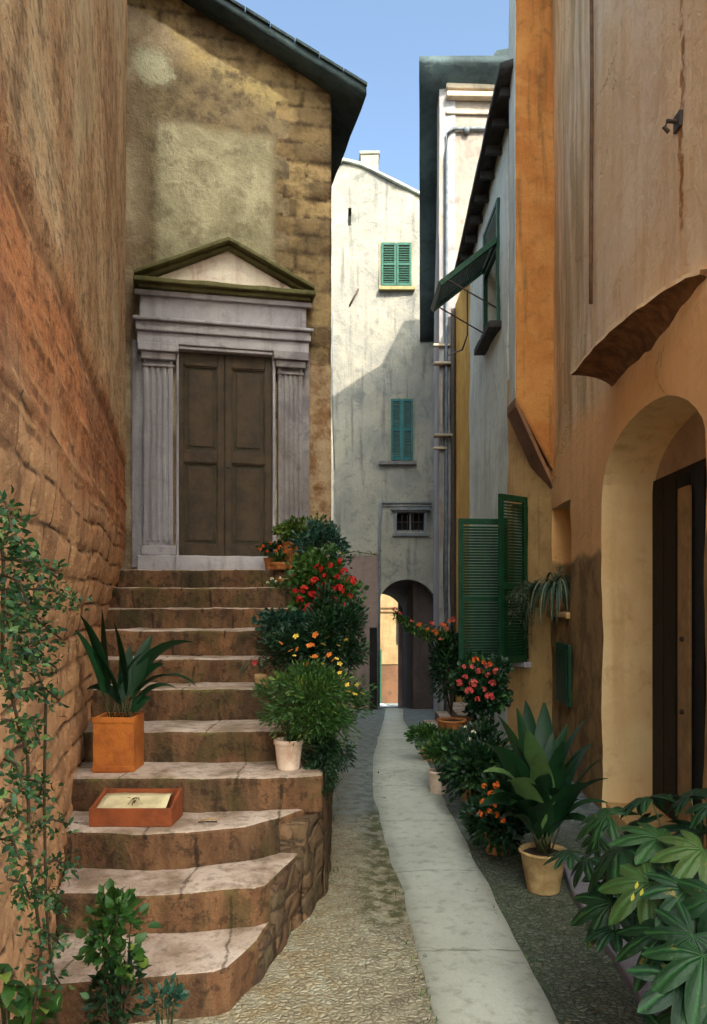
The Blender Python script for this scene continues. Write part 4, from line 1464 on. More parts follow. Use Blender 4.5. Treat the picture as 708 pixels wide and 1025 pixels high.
    a, b = W.px(350, 306, .03), W.px(359, 289, .03)
    mb.tube([a, (a + b) / 2 + Vector((0, -.03, 0)), b], .022, 6)
    mb.build('iron_cramp', M['iron'], R0)
    mb = MB()
    p = [W.px(333, 310, .02), W.px(333, 395, .03), W.px(335, 470, .03)]
    mb.tube(p, .012, 6); mb.build('cable', M['greypipe'], R0)
    # dark plaster dado at the left of the arch
    mb = MB()
    W.block(mb, q(357, 600)[0] - 1.2, x0 - .001, -1.3, q(370, 556)[1], -.01, .05)
    mb.build('dado', M['dado'], R0, bevel=.01)
    mb = MB()
    W.block(mb, q(370, 650)[0], q(377.5, 650)[0], -1.2, q(373, 628)[1], .05, .10)
    mb.build('dark_panel', M['inside'], R0, bevel=.01)


M['vault'] = plaster('dark_vault_plaster', C(96, 82, 78), C(74, 64, 62), C(50, 44, 44), .5, .004)  # dark brown-grey tone all through the passage
M['pinkjamb'] = plaster('pinkish_jamb', C(186, 160, 148), C(160, 136, 126), C(120, 100, 92), .4, .003)
M['paleroof'] = plaster('pale_roof_edge', C(186, 190, 176), C(150, 154, 146), C(104, 108, 106), .4, .003)
M['surr'] = plaster('window_surround', C(140, 136, 118), C(122, 118, 102), C(98, 92, 78), .4, .003)
M['surr2'] = plaster('grey_surround', C(124, 124, 124), C(100, 102, 104), C(76, 78, 80), .4, .003)
M['sillyel'] = simple('lichened_sill', C(140, 132, 92), C(116, 108, 76), 9)
M['sillgrey'] = simple('grey_sill', C(110, 106, 104), C(86, 84, 84), 9)
M['dado'] = plaster('brown_dado', C(132, 112, 104), C(108, 92, 88), C(80, 68, 66), .5, .004)
M['sunwall'] = plaster('sunny_ochre_wall', C(134, 112, 80), C(116, 94, 64), C(92, 74, 52), .5, .004)
M['sunbase'] = plaster('brown_wall_base', C(96, 66, 46), C(80, 56, 40), C(60, 44, 34), .5, .004)
build_white()


def build_beyond():
    R0 = thing('ochre_cottage', (1, 42, -3.8), 'sunlit ochre house seen through the archway', 'house')
    W = Wall((-4, 42.0), (8, 42.4))
    q = lambda px, py: W.uz(px, py)
    mb = MB(); W.block(mb, 0, W.len, q(390, 665)[1], 4, -6, 0); mb.build('wall', M['sunwall'], R0)
    mb = MB(); W.block(mb, 0, W.len, -4, q(390, 666)[1], -5.9, .06); mb.build('base', M['sunbase'], R0)
    mb = MB(); W.block(mb, -.3, W.len + .3, 4, 4.2, -6.3, .4); mb.build('roof', M['roof'], R0)
    mb = MB(); a, z1 = q(397, 618); b, z0 = q(401, 645); W.block(mb, a, b, z0, z1, -.02, .05); mb.build('window', M['inside'], R0)
    mb = MB(); a, z1 = q(377, 650); b, z0 = q(382, 705); W.block(mb, a - .6, b, -3.8, z1, -.02, .08); mb.build('door', M['green'], R0)
    mb = MB()
    for y in (608, 612): W.block(mb, q(380, y)[0] - .5, q(408, y)[0], q(390, y)[1] - .05, q(390, y)[1], 0, .08)
    mb.build('moulding', M['sunbase'], R0)


build_beyond()

# ------------------------------------------------------------------ plants
def leaf(mb, p, d, up, L, W, bend=.25, fold=.25, t=.5, m=0):
    """ovate leaf folded along its midrib"""
    d = d.normalized(); s = d.cross(up)
    if s.length < 1e-3: s = d.cross(Vector((1, 0, 0)))
    s.normalize(); n = s.cross(d)
    b = len(mb.v)
    st = ((0, 0), (.3, .85), (.62, .9), (1, 0))
    mb.v.append(Vector(p))
    for x, w in st[1:3]:
        c = p + d * (L * x) - n * (bend * L * x * x)
        mb.v += [c + s * W * w * .5 + n * W * fold * w, c, c - s * W * w * .5 + n * W * fold * w]
    mb.v.append(p + d * L * (1 - bend * .2) - n * bend * L)
    for q in ((b, b + 1, b + 2), (b, b + 2, b + 3), (b + 1, b + 4, b + 5, b + 2), (b + 2, b + 5, b + 6, b + 3), (b + 4, b + 7, b + 5), (b + 5, b + 7, b + 6)):
        mb.face(q, m, t, True)


def blade(mb, p, d, L, W, droop=.6, t=.5, seg=8, fold=.18, m=0, prof=None, twist=0.0):
    d = Vector(d).normalized(); c = Vector(p); step = L / seg
    b = len(mb.v)
    side0 = d.cross(Vector((0, 0, 1)))
    if side0.length < .1: side0 = Vector((random.uniform(-1, 1), random.uniform(-1, 1), 0))
    side0.normalize()
    side0 = Matrix.Rotation(twist, 3, d) @ side0
    for i in range(seg + 1):
        x = i / seg
        w = (prof(x) if prof else math.sin(math.pi * min(1, .08 + x * .92)) ** .7) * W
        s = side0; n = s.cross(d).normalized()
        mb.v += [c + s * w * .5 + n * w * fold, c, c - s * w * .5 + n * w * fold]
        c = c + d * step
        d = (d + Vector((0, 0, -1)) * droop * step / L * (1 + x)).normalized()
        side0 = (side0 - d * side0.dot(d)).normalized()
    for i in range(seg):
        o = b + i * 3
        mb.face((o, o + 3, o + 4, o + 1), m, t, True); mb.face((o + 1, o + 4, o + 5, o + 2), m, t, True)


def rv(r=1.0):
    while True:
        v = Vector((random.uniform(-1, 1), random.uniform(-1, 1), random.uniform(-1, 1)))
        if .05 < v.length < 1: return v * r


def bush(name, mat, parent, base, c, rad, n, L, W, clumps=14, seed=1, stems=True, hang=0.0, smat='stem', cr=.42, up=.35):
    """crown of separate leaves gathered in uneven clumps on thin branching stems"""
    random.seed(seed)
    c = Vector(c); rad = Vector(rad); base = Vector(base)
    cl = []
    for k in range(clumps):
        v = rv(); v = v.normalized() * (.35 + .65 * random.random() ** .6)
        p = c + Vector((v.x * rad.x, v.y * rad.y, v.z * rad.z)) * .78
        cl.append((p, random.uniform(.6, 1.3) * cr, random.random()))
    mb = MB()
    for i in range(n):
        p0, r, tn = random.choice(cl)
        v = rv().normalized() * random.random() ** .45
        p = p0 + Vector((v.x * rad.x, v.y * rad.y, v.z * rad.z)) * r
        d = (v + (p - c) * 1.2 / max(rad) + rv(.5) + Vector((0, 0, up - hang * 2))).normalized()
        t = min(1, max(0, tn * .55 + random.random() * .5))
        k = random.uniform(.6, 1.2)
        leaf(mb, p, d, rv().normalized(), L * k, W * k, random.uniform(.05, .5), .2, t)
    o = mb.build(name, mat, parent)
    if stems:
        mb = MB()
        for p, r, _ in cl:
            q1 = base.lerp(p, .5) + Vector((rv(.1).x * rad.x, rv(.1).y * rad.y, 0))
            mb.tube([base, q1, p], [.006, .004, .0025], 5)
        mb.build('stems', M[smat], parent)
    return o, cl


_fl = {}
def flower_mesh(mat, r, kind='umbel', n=9):
    key = (mat.name, round(r, 3), kind)
    if key in _fl: return _fl[key]
    rs = random.Random(5)
    mb = MB()
    k = n if kind == 'umbel' else 1
    for i in range(k):
        v = Vector((rs.uniform(-1, 1), rs.uniform(-1, 1), rs.uniform(-.4, 1))).normalized()
        c = v * r * (.75 if kind == 'umbel' else 0)
        pr = r * (.5 if kind == 'umbel' else 1)
        if kind != 'umbel': v = Vector((0, -.6, .8)).normalized()
        a = v.orthogonal().normalized(); b2 = v.cross(a)
        t = rs.random()
        for q in range(5):
            w = q * math.tau / 5 + rs.uniform(-.15, .15)
            d = a * math.cos(w) + b2 * math.sin(w); s = v.cross(d)
            mb.poly([c, c + d * pr * .6 + s * pr * .38 + v * pr * .12, c + d * pr * 1.0 + v * pr * .05, c + d * pr * .6 - s * pr * .38 + v * pr * .12], 0, t)
    me = mb.build('flower', mat).data
    o = bpy.data.objects[-1] if False else None
    for ob in list(COL.objects):
        if ob.data == me: bpy.data.objects.remove(ob)
    _fl[key] = me
    return me


def flowers(parent, mat, pts, r, kind='umbel', smin=.7, smax=1.25):
    me = flower_mesh(mat, r, kind); off = wloc(parent)
    for p in pts:
        o = bpy.data.objects.new('flower', me); COL.objects.link(o); o.parent = parent
        o.location = Vector(p) - off
        o.rotation_euler = (random.uniform(-.5, .5), random.uniform(-.5, .5), random.uniform(0, 6.28))
        s = random.uniform(smin, smax); o.scale = (s, s, s)


def pot(parent, c, r, h, mat, square=False, taper=.72, rim=.02):
    c = Vector(c); mb = MB()
    rb = r * taper
    mb.lathe(c, [(0, 0), (rb, 0), (rb * 1.01, .01), (r * .93, h - rim * 1.6), (r * .94, h - rim * 1.5), (r, h - rim * 1.4), (r * 1.01, h - .004), (r * .99, h), (r * .9, h), (r * .88, h - rim), (r * .86, h - .03)], 30)
    p = mb.build('pot', mat, parent)
    mb = MB(); mb.lathe(c, [(r * .9, h - .03), (r * .5, h - .024), (0, h - .02)], 20)
    mb.build('soil', M['soil'], parent)
    return p


def potted(name, c, label, cat='potted plant', group=None):
    return thing(name, c, label, cat, group)


def aspid(parent, c, h0, n, Lm, Wm, seed, spread=.5, mat='l_asp', lean=None, droop=.55):
    random.seed(seed); mb = MB(); c = Vector(c)
    st = MB()
    for i in range(n):
        a = random.uniform(0, math.tau); tl = random.random() ** .7 * spread
        d = Vector((math.cos(a) * tl, math.sin(a) * tl, 1)).normalized()
        if lean: d = (d + Vector(lean) * .25).normalized()
        p = c + Vector((math.cos(a), math.sin(a), 0)) * random.uniform(0, .05)
        L = Lm * random.uniform(.65, 1.1); pl = L * random.uniform(.2, .45)
        q = p + d * pl
        st.tube([p, q], .004, 5)
        blade(mb, q, d, L * .8, Wm * random.uniform(.75, 1.15), random.uniform(.4, 1.5) * droop * 1.5, min(1, random.random() * .95), 9, .15,
              prof=lambda x: max(.02, math.sin(math.pi * x ** .75)) ** .8, twist=random.uniform(-.5, .5))
    mb.build('foliage', M[mat], parent)
    st.build('stems', M['stem'], parent)


# 1 aspidistra in the orange wooden box on the fourth step
def planter_box():
    z = .80; y0 = 4.86; x0 = -1.545; w = .275; h = .335; dp = .24
    x0 = (93 - CX) / F * y0; w = 41 / F * y0
    T = thing('planter_box', (x0 + w / 2, y0 + dp / 2, z), 'square orange wooden planter with dark blade-leaved plant on the step by the left wall', 'planter')
    mb = MB()
    t = .02
    mb.box((x0, y0, z), (x0 + w, y0 + t, z + h)); mb.box((x0, y0 + dp - t, z), (x0 + w, y0 + dp, z + h))
    mb.box((x0, y0 + t, z), (x0 + t, y0 + dp - t, z + h)); mb.box((x0 + w - t, y0 + t, z), (x0 + w, y0 + dp - t, z + h))
    mb.box((x0 + t, y0 + t, z), (x0 + w - t, y0 + dp - t, z + .02))
    for k in (0, 1): mb.box((x0 - .006, y0 - .006, z + h - .03 if k else z + .01), (x0 + w + .006, y0 - .0005, z + h + .004 if k else z + .04))
    mb.build('box', M['boxwood'], T, bevel=.004)
    mb = MB(); mb.box((x0 + t, y0 + t, z + h - .05), (x0 + w - t, y0 + dp - t, z + h - .03)); mb.build('soil', M['soil'], T)
    cx = x0 + w / 2
    random.seed(31); mb = MB(); st = MB()
    base = Vector((cx, y0 + dp / 2, z + h - .03))
    # leaves traced from the photograph as real blades: tip offsets in px at this distance
    tips = [(78, 640, .9), (84, 628, .5), (103, 622, .2), (115, 634, .1), (92, 655, .4), (88, 690, .6), (150, 645, .3), (188, 645, .6), (140, 660, .7), (160, 668, .2), (178, 690, .8), (104, 668, .8), (130, 655, .2), (150, 700, .5), (120, 660, .9), (200, 690, .3)]
    for i, (px, py, tt) in enumerate(tips):
        yy = base.y + random.uniform(-.12, .10)
        tip = at(px, py, yy)
        p = base + Vector((random.uniform(-.07, .07), random.uniform(-.06, .06), 0))
        v = tip - p; L = v.length
        horiz = Vector((v.x, v.y, 0)).length / L
        dr = .35 + horiz * 1.1
        d = (v.normalized() + Vector((0, 0, .28 + horiz * .55))).normalized()
        q = p + d * L * .28; st.tube([p, q], .004, 5)
        blade(mb, q, d, L * .85, .10 * random.uniform(.8, 1.15), dr, tt * .8, 9, .14, prof=lambda x: max(.03, math.sin(math.pi * x ** .8)) ** .75, twist=random.uniform(-1.0, 1.0))
    mb.build('foliage', M['l_asp'], T); st.build('stems', M['stem'], T)


planter_box()


def tray():
    y = 4.41; z = .603
    x0 = (89 - CX) / F * y; x1 = (172 - CX) / F * y
    T = thing('wooden_tray', ((x0 + x1) / 2, y + .12, z), 'low red-brown wooden box with a pale sheet and a dry sprig on the third step', 'box')
    mb = MB(); t = .018; dp = .24; h0 = .10; h1 = .155
    def wall(a, b, za, zb):
        mb.box((a[0], a[1], z), (b[0], b[1], zb))
    mb.hexa([(x0, y, z), (x1, y, z), (x1, y + t, z), (x0, y + t, z), (x0, y, z + h0), (x1, y, z + h0), (x1, y + t, z + h0), (x0, y + t, z + h0)])
    mb.hexa([(x0 + .02, y + dp - t, z), (x1 + .01, y + dp - t, z), (x1 + .01, y + dp, z), (x0 + .02, y + dp, z), (x0 + .02, y + dp - t, z + h1), (x1 + .01, y + dp - t, z + h1), (x1 + .01, y + dp, z + h1), (x0 + .02, y + dp, z + h1)])
    for xa, xb, sx in ((x0, x0 + t, .02), (x1 - t, x1, .01)):
        mb.hexa([(xa, y + t, z), (xb, y + t, z), (xb + sx, y + dp - t, z), (xa + sx, y + dp - t, z),
                 (xa, y + t, z + h0), (xb, y + t, z + h0), (xb + sx, y + dp - t, z + h1 + .01), (xa + sx, y + dp - t, z + h1 + .01)])
    mb.box((x0 + t, y + t, z), (x1 - t, y + dp - t, z + .015))
    mb.build('box', M['traywood'], T, bevel=.004)
    mb = MB()
    n = 10
    for i in range(n + 1):
        u = i / n; x = x0 + .03 + (x1 - x0 - .075) * u
        for j in range(5):
            v = j / 4
            mb.v.append(Vector((x, y + .022 + v * (dp - .05), z + .088 + v * .05 + nz((u * 3, v * 3, 0), 1, 4) * .012)))
    for i in range(n):
        for j in range(4): mb.face((i * 5 + j, i * 5 + 5 + j, i * 5 + 6 + j, i * 5 + 1 + j), 0, .5, True)
    o = mb.build('paper_sheet', M['paper'], T)
    sd = o.modifiers.new('Solidify', 'SOLIDIFY'); sd.thickness = .002
    mb = MB(); random.seed(4)
    c = Vector(((x0 + x1) / 2 - .0, y + .1, z + .125))
    for k in range(16):
        leaf(mb, c + rv(.03), rv().normalized(), Vector((0, 0, 1)), .035, .012, .2, .2, random.random())
    mb.build('dry_sprig', M['l_dry'], T)
    T = thing('twig', at(210, 821, 4.49), 'two thin twigs lying on the third step', 'twig')
    T.location.z = .62
    c = Vector(T.location)
    mb = MB(); mb.tube([c + Vector((-.05, -.01, 0)), c + Vector((0, .0, .006)), c + Vector((.05, .005, .002))], .005, 6)
    mb.build('twig_upper', M['postwood'], T)
    mb = MB(); mb.tube([c + Vector((-.055, -.045, 0)), c + Vector((0, -.05, .004)), c + Vector((.05, -.04, 0))], .004, 6)
    mb.build('twig_lower', M['wood_stem'], T)


tray()

# 2 plants on the right-hand ends of the steps
GR = 'pots along the right-hand end of the steps'
def zstep(y):
    z = .2
    for a, fr in STEP:
        if fr[-1][1] < y: z = a
    return z


def stairs_plants():
    # white pot with feathery shrub
    y = 4.98; x = (289 - CX) / F * y; z = .80
    T = potted('potted_shrub', (x, y, z), 'big feathery green shrub spilling over a whitewashed pot on the fourth step', 'potted plant', GR)
    pot(T, (x, y, z), .093, .185, M['whitepot'], taper=.74)
    c = at(309, 702, 5.0)
    o, cl = bush('foliage', M['l_mid'], T, (x, y, z + .17), c, (.40, .28, .26), 8500, .040, .009, 48, 11, cr=.30, up=.1)
    c2 = at(328, 748, 5.0)
    bush('trailing_foliage', M['l_dark'], T, (x, y, z + .17), c2, (.17, .14, .24), 3200, .038, .010, 14, 12, hang=.5, cr=.42)
    # yellow daisies behind/right
    y = 5.42; x = (338 - CX) / F * y; z = .996
    T = potted('yellow_flowering_shrub', (x, y, z), 'shrub with small yellow and orange flowers at the outer edge of the steps', 'potted plant', GR)
    pot(T, (x - .06, y, z), .08, .15, M['terra'])
    c = at(335, 640, 5.5)
    bush('foliage', M['l_dark'], T, (x - .06, y, z + .13), c, (.27, .2, .42), 6500, .037, .013, 34, 13, cr=.34)
    random.seed(3)
    pts = [at(px + random.uniform(-5, 5), py + random.uniform(-5, 5), 4.86 + random.uniform(-.06, .06)) for px, py in
           ((349, 640), (338, 645), (345, 670), (350, 680), (352, 695), (356, 705), (340, 662), (357, 712), (345, 684), (349, 690), (335, 655), (354, 686), (359, 698))]
    flowers(T, M['f_yellow'], pts, .017, 'daisy')
    # orange-yellow flowers in the middle
    y = 5.95; x = (305 - CX) / F * y; z = 1.213
    T = potted('marigold_pot', (x, y, z), 'orange and yellow marigolds in the dark middle of the flower heap', 'potted plant', GR)
    pot(T, (x, y, z), .09, .15, M['terra'])
    c = at(312, 648, 5.6)
    bush('foliage', M['l_dark'], T, (x, y, z + .13), c, (.38, .2, .2), 4200, .037, .014, 22, 14)
    pts = [at(px + random.uniform(-3, 3), py + random.uniform(-4, 4), 5.02 + random.uniform(-.05, .05)) for px, py in
           ((284, 640), (297, 636), (318, 634), (330, 640), (306, 643), (325, 648), (315, 645), (292, 655), (300, 652), (310, 654), (318, 657), (322, 662), (328, 655), (314, 664), (305, 661), (297, 664), (336, 662), (342, 668), (290, 648), (325, 668))]
    flowers(T, M['f_orange'], pts[::2], .022, 'daisy'); flowers(T, M['f_yellow'], pts[1::2], .019, 'daisy')
    # red geraniums
    y = 6.9; x = (322 - CX) / F * y; z = 1.596
    T = potted('red_geranium', (x, y, z), 'red geraniums in full bloom near the top right of the steps', 'potted plant', GR)
    pot(T, (x - .05, y, z), .11, .2, M['terra'])
    c = at(318, 592, 6.7)
    bush('foliage', M['l_mid'], T, (x - .05, y, z + .18), c, (.33, .22, .36), 2600, .05, .042, 26, 15)
    random.seed(8)
    P2 = [(315, 582), (305, 590), (325, 577), (340, 590), (335, 600), (318, 600), (310, 608), (328, 612), (322, 592), (300, 600), (345, 572), (330, 566), (352, 582), (338, 578), (308, 618), (344, 607), (296, 592), (325, 588), (350, 597), (313, 595), (333, 590), (305, 612), (319, 569), (341, 562)]
    flowers(T, M['f_red'], [at(a, b, 6.42 + random.uniform(-.08, .08)) for a, b in P2], .044, 'umbel', .65, 1.15)
    # round grey-green plant below geraniums
    y = 6.4; x = (292 - CX) / F * y; z = 1.392
    T = potted('leafy_pot_plant', (x, y, z), 'leafy blue-green plant below the red geraniums', 'potted plant', GR)
    pot(T, (x, y, z), .09, .15, M['terra'])
    bush('foliage', M['l_blue'], T, (x, y, z + .13), at(290, 624, 6.3), (.27, .18, .2), 1300, .05, .035, 14, 16)
    # terracotta pot near door with yellow green top
    y = 8.0; x = (296 - CX) / F * y; z = 2.14
    T = potted('variegated_shrub', (x, y, z), 'yellow-green variegated shrub in a terracotta pot beside the church doorway', 'potted plant', GR)
    pot(T, (x, y, z), .14, .27, M['terra'], taper=.85)
    bush('foliage', M['l_yel'], T, (x, y, z + .25), at(300, 532, 7.95), (.28, .2, .17), 1500, .05, .026, 18, 17)
    y = 7.75; x = (322 - CX) / F * y; z = 1.953
    T = potted('dark_leaf_shrub', (x, y, z), 'bushy darker green plant right of the terracotta pot by the doorway', 'potted plant', GR)
    pot(T, (x, y, z), .10, .2, M['terra'])
    bush('foliage', M['l_blue'], T, (x, y, z + .18), at(322, 548, 7.7), (.27, .2, .26), 1600, .05, .026, 18, 18)
    # long arching spray to the right
    random.seed(2)
    mb = MB(); mb.tube([at(335, 556, 7.6), at(355, 552, 7.5), at(380, 556, 7.45)], .004, 5); mb.build('spray_stem', M['stem'], T)
    mb = MB()
    for k in range(44):
        px = 338 + k; p = at(px, 554 + random.uniform(-2, 2), 7.5)
        leaf(mb, p, rv().normalized(), Vector((0, 0, 1)), .04, .018, .2, .2, random.random())
    mb.build('spray_leaves', M['l_yel'], T)
    # grass tuft
    y = 7.72; x = (280 - CX) / F * y; z = 2.13
    T = potted('grass_tuft', (x, y, z), 'tuft of fine green grass in a low clay bowl on the top step', 'potted plant', GR)
    pot(T, (x, y, z), .09, .07, M['terra'])
    random.seed(21); mb = MB()
    for k in range(260):
        a = random.uniform(0, math.tau); d = Vector((math.cos(a) * .7, math.sin(a) * .7, 1)) + rv(.3)
        blade(mb, Vector((x, y, z + .05)) + rv(.05), d, random.uniform(.12, .22), .006, 1.4, random.random(), 5, .1)
    mb.build('foliage', M['l_mid'], T)
    # orange brown flowers at the top left of the heap
    y = 8.1; x = (272 - CX) / F * y; z = 2.14
    T = potted('rust_flowering_plant', (x, y, z), 'rust-coloured flowering plant against the right door pilaster', 'potted plant', GR)
    pot(T, (x, y, z), .08, .12, M['terra'])
    bush('foliage', M['l_dark'], T, (x, y, z + .1), at(274, 546, 8.0), (.14, .1, .1), 420, .04, .02, 8, 19)
    flowers(T, M['f_orange'], [at(a, b, 7.88) for a, b in ((264, 547), (272, 544), (280, 548), (268, 552), (276, 552), (286, 553), (260, 550))], .024, 'umbel')
    # white flowers
    y = 7.45; x = (284 - CX) / F * y; z = 1.96
    T = potted('white_flowering_plant', (x, y, z), 'low white-flowered plant on the step edge left of the red geraniums', 'potted plant', GR)
    pot(T, (x, y, z), .07, .08, M['terra'])
    bush('foliage', M['l_mid'], T, (x, y, z + .06), at(285, 584, 7.4), (.17, .1, .06), 450, .03, .015, 8, 20)
    flowers(T, M['f_white'], [at(268 + k * 4.2, 582 + random.uniform(-4, 4), 7.28) for k in range(9)], .02, 'umbel')
    # drooping leaves with pink bud at the step end
    y = 5.75; x = (258 - CX) / F * y; z = 1.213
    T = potted('drooping_plant', (x, y, z), 'drooping strap-leaved plant with one pink bud left of the heap', 'potted plant', GR)
    pot(T, (x + .03, y, z), .055, .10, M['clay'])
    random.seed(5); mb = MB()
    for k in range(14):
        a = random.uniform(0, math.tau)
        blade(mb, Vector((x + .03, y, z + .12)), Vector((math.cos(a) * .5, math.sin(a) * .4, 1)), random.uniform(.22, .34), .016, 3.2, random.random(), 9, .1)
    mb.build('foliage', M['l_grey'], T)
    flowers(T, M['f_pink'], [at(256, 664, 5.62)], .03, 'umbel', 1, 1)
    # small creeper hanging down the flank
    T = thing('creeper', at(330, 770, 4.95), 'thin creeper hanging down the corner of the stair wall', 'plant')
    bush('foliage', M['l_dark'], T, at(326, 752, 4.95), at(331, 778, 4.88), (.05, .05, .13), 260, .03, .010, 7, 22, hang=.6)


stairs_plants()


def palm_leaf(mb, c, n, fwd, R, lobes=8, t=.5, droop=.3):
    """deeply lobed palmate leaf, ribs raised along each lobe"""
    n = n.normalized(); fwd = (fwd - n * fwd.dot(n)).normalized(); s = n.cross(fwd)
    span = math.radians(292)
    b = len(mb.v); mb.v.append(Vector(c))
    rows = []
    K = lobes * 8
    for k in range(K + 1):
        a = -span / 2 + span * k / K
        ph = (k % 8) / 8.0
        x = abs(ph - .5) * 2                      # 0 at lobe axis, 1 at the notch
        ln = R * (1.0 - .32 * abs(a) / (span / 2) * 1.0)
        r = ln * (.50 + .50 * max(0, 1 - x ** 1.3))
        rib = (1 - x) * .055 * R
        d = fwd * math.cos(a) + s * math.sin(a)
        row = []
        for q in (.35, .68, 1.0):
            rr = r * q
            # lobes narrow towards the tip
            z = -droop * rr * rr / R + rib * (1 if q < .95 else .2)
            row.append(c + d * rr + n * z)
        rows.append(row)
    for k2, row in enumerate(rows):
        mb.v += row
    vv = mb.attr.setdefault('vein', [])
    vv.append(1.0)
    for k2 in range(K + 1):
        x = abs((k2 % 8) / 8.0 - .5) * 2
        vv += [max(0, 1 - x * 1.0)] * 3
    for k in range(K):
        o = b + 1 + k * 3; p = o + 3
        mb.face((b, o, p), 0, t, True)
        mb.face((o, o + 1, p + 1, p), 0, t, True); mb.face((o + 1, o + 2, p + 2, p + 1), 0, t, True)


def fatsia():
    T = potted('fatsia', (1.33, 2.95, 0.055), 'large glossy shrub with hand-shaped lobed leaves in the bottom right corner', 'shrub')
    pot(T, (1.36, 2.98, .055), .2, .34, M['terra'])
    random.seed(12)
    mb = MB(); st = MB(); wd = MB()
    base = Vector((1.36, 2.98, .36))
    L = [(610, 815, 3.3, .15, .9), (650, 800, 3.3, .13, .6), (690, 800, 3.2, .15, .3), (590, 860, 3.1, .13, .2), (625, 850, 3.0, .16, .4),
         (665, 840, 2.95, .17, .95), (700, 850, 2.8, .16, .98), (610, 900, 2.9, .15, .3), (650, 885, 2.8, .15, .97), (690, 890, 2.7, .15, .5),
         (598, 930, 2.85, .14, .2), (640, 935, 2.65, .19, .4), (690, 935, 2.55, .18, .35), (700, 960, 2.5, .16, .8), (660, 980, 2.5, .17, .3),
         (690, 1010, 2.45, .17, .6), (715, 800, 3.0, .16, .4), (720, 900, 2.6, .16, .6), (730, 970, 2.5, .16, .4), (640, 1040, 2.45, .15, .3),
         (620, 870, 3.25, .15, .1), (660, 910, 3.0, .16, .15), (680, 960, 2.85, .16, .1), (700, 830, 3.15, .16, .1), (640, 830, 3.3, .14, .2),
         (575, 850, 3.2, .11, .3), (600, 840, 3.25, .12, .5), (712, 1000, 2.6, .17, .2), (670, 870, 3.05, .15, .5), (705, 790, 3.35, .13, .6), (668, 795, 3.4, .13, .3),
         (720, 870, 2.9, .17, .15), (735, 930, 2.7, .17, .15), (690, 910, 2.95, .15, .15), (655, 950, 2.9, .14, .1), (590, 895, 3.1, .11, .15), (632, 905, 3.0, .12, .6)]
    for px, py, d, R, t in L:
        px += max(0, min(28, (py - 900) * .6)) if px < 665 else 0
        p = at(px + random.uniform(-4, 4), py + random.uniform(-4, 4), d)
        out = (p - (base + Vector((.05, .1, .3)))).normalized()
        n = (Vector((0, -.35, .75)) + out * .5 + rv(.6)).normalized()
        fwd = (out + Vector((0, 0, -.45)) + rv(.3))
        palm_leaf(mb, p, n, fwd, R * random.uniform(.85, 1.35), random.choice((6, 7, 7, 8)), min(1, t * .88), random.uniform(.25, .6))
        q = base.lerp(p, .5) + Vector((0, .03, .06))
        st.tube([base + rv(.05), q, p - out * .01], [.005, .004, .003], 5)
    mb.build('foliage', M['l_fat'], T); st.build('stems', M['stem'], T)
    # pale young buds
    mb = MB()
    for px, py in ((632, 902), (641, 897), (636, 890)):
        leaf(mb, at(px, py, 2.62), Vector((.2, -.3, 1)), Vector((0, -1, 0)), .03, .013, .1, .2, .99)
    mb.build('young_leaves', M['l_yel'], T)


fatsia()

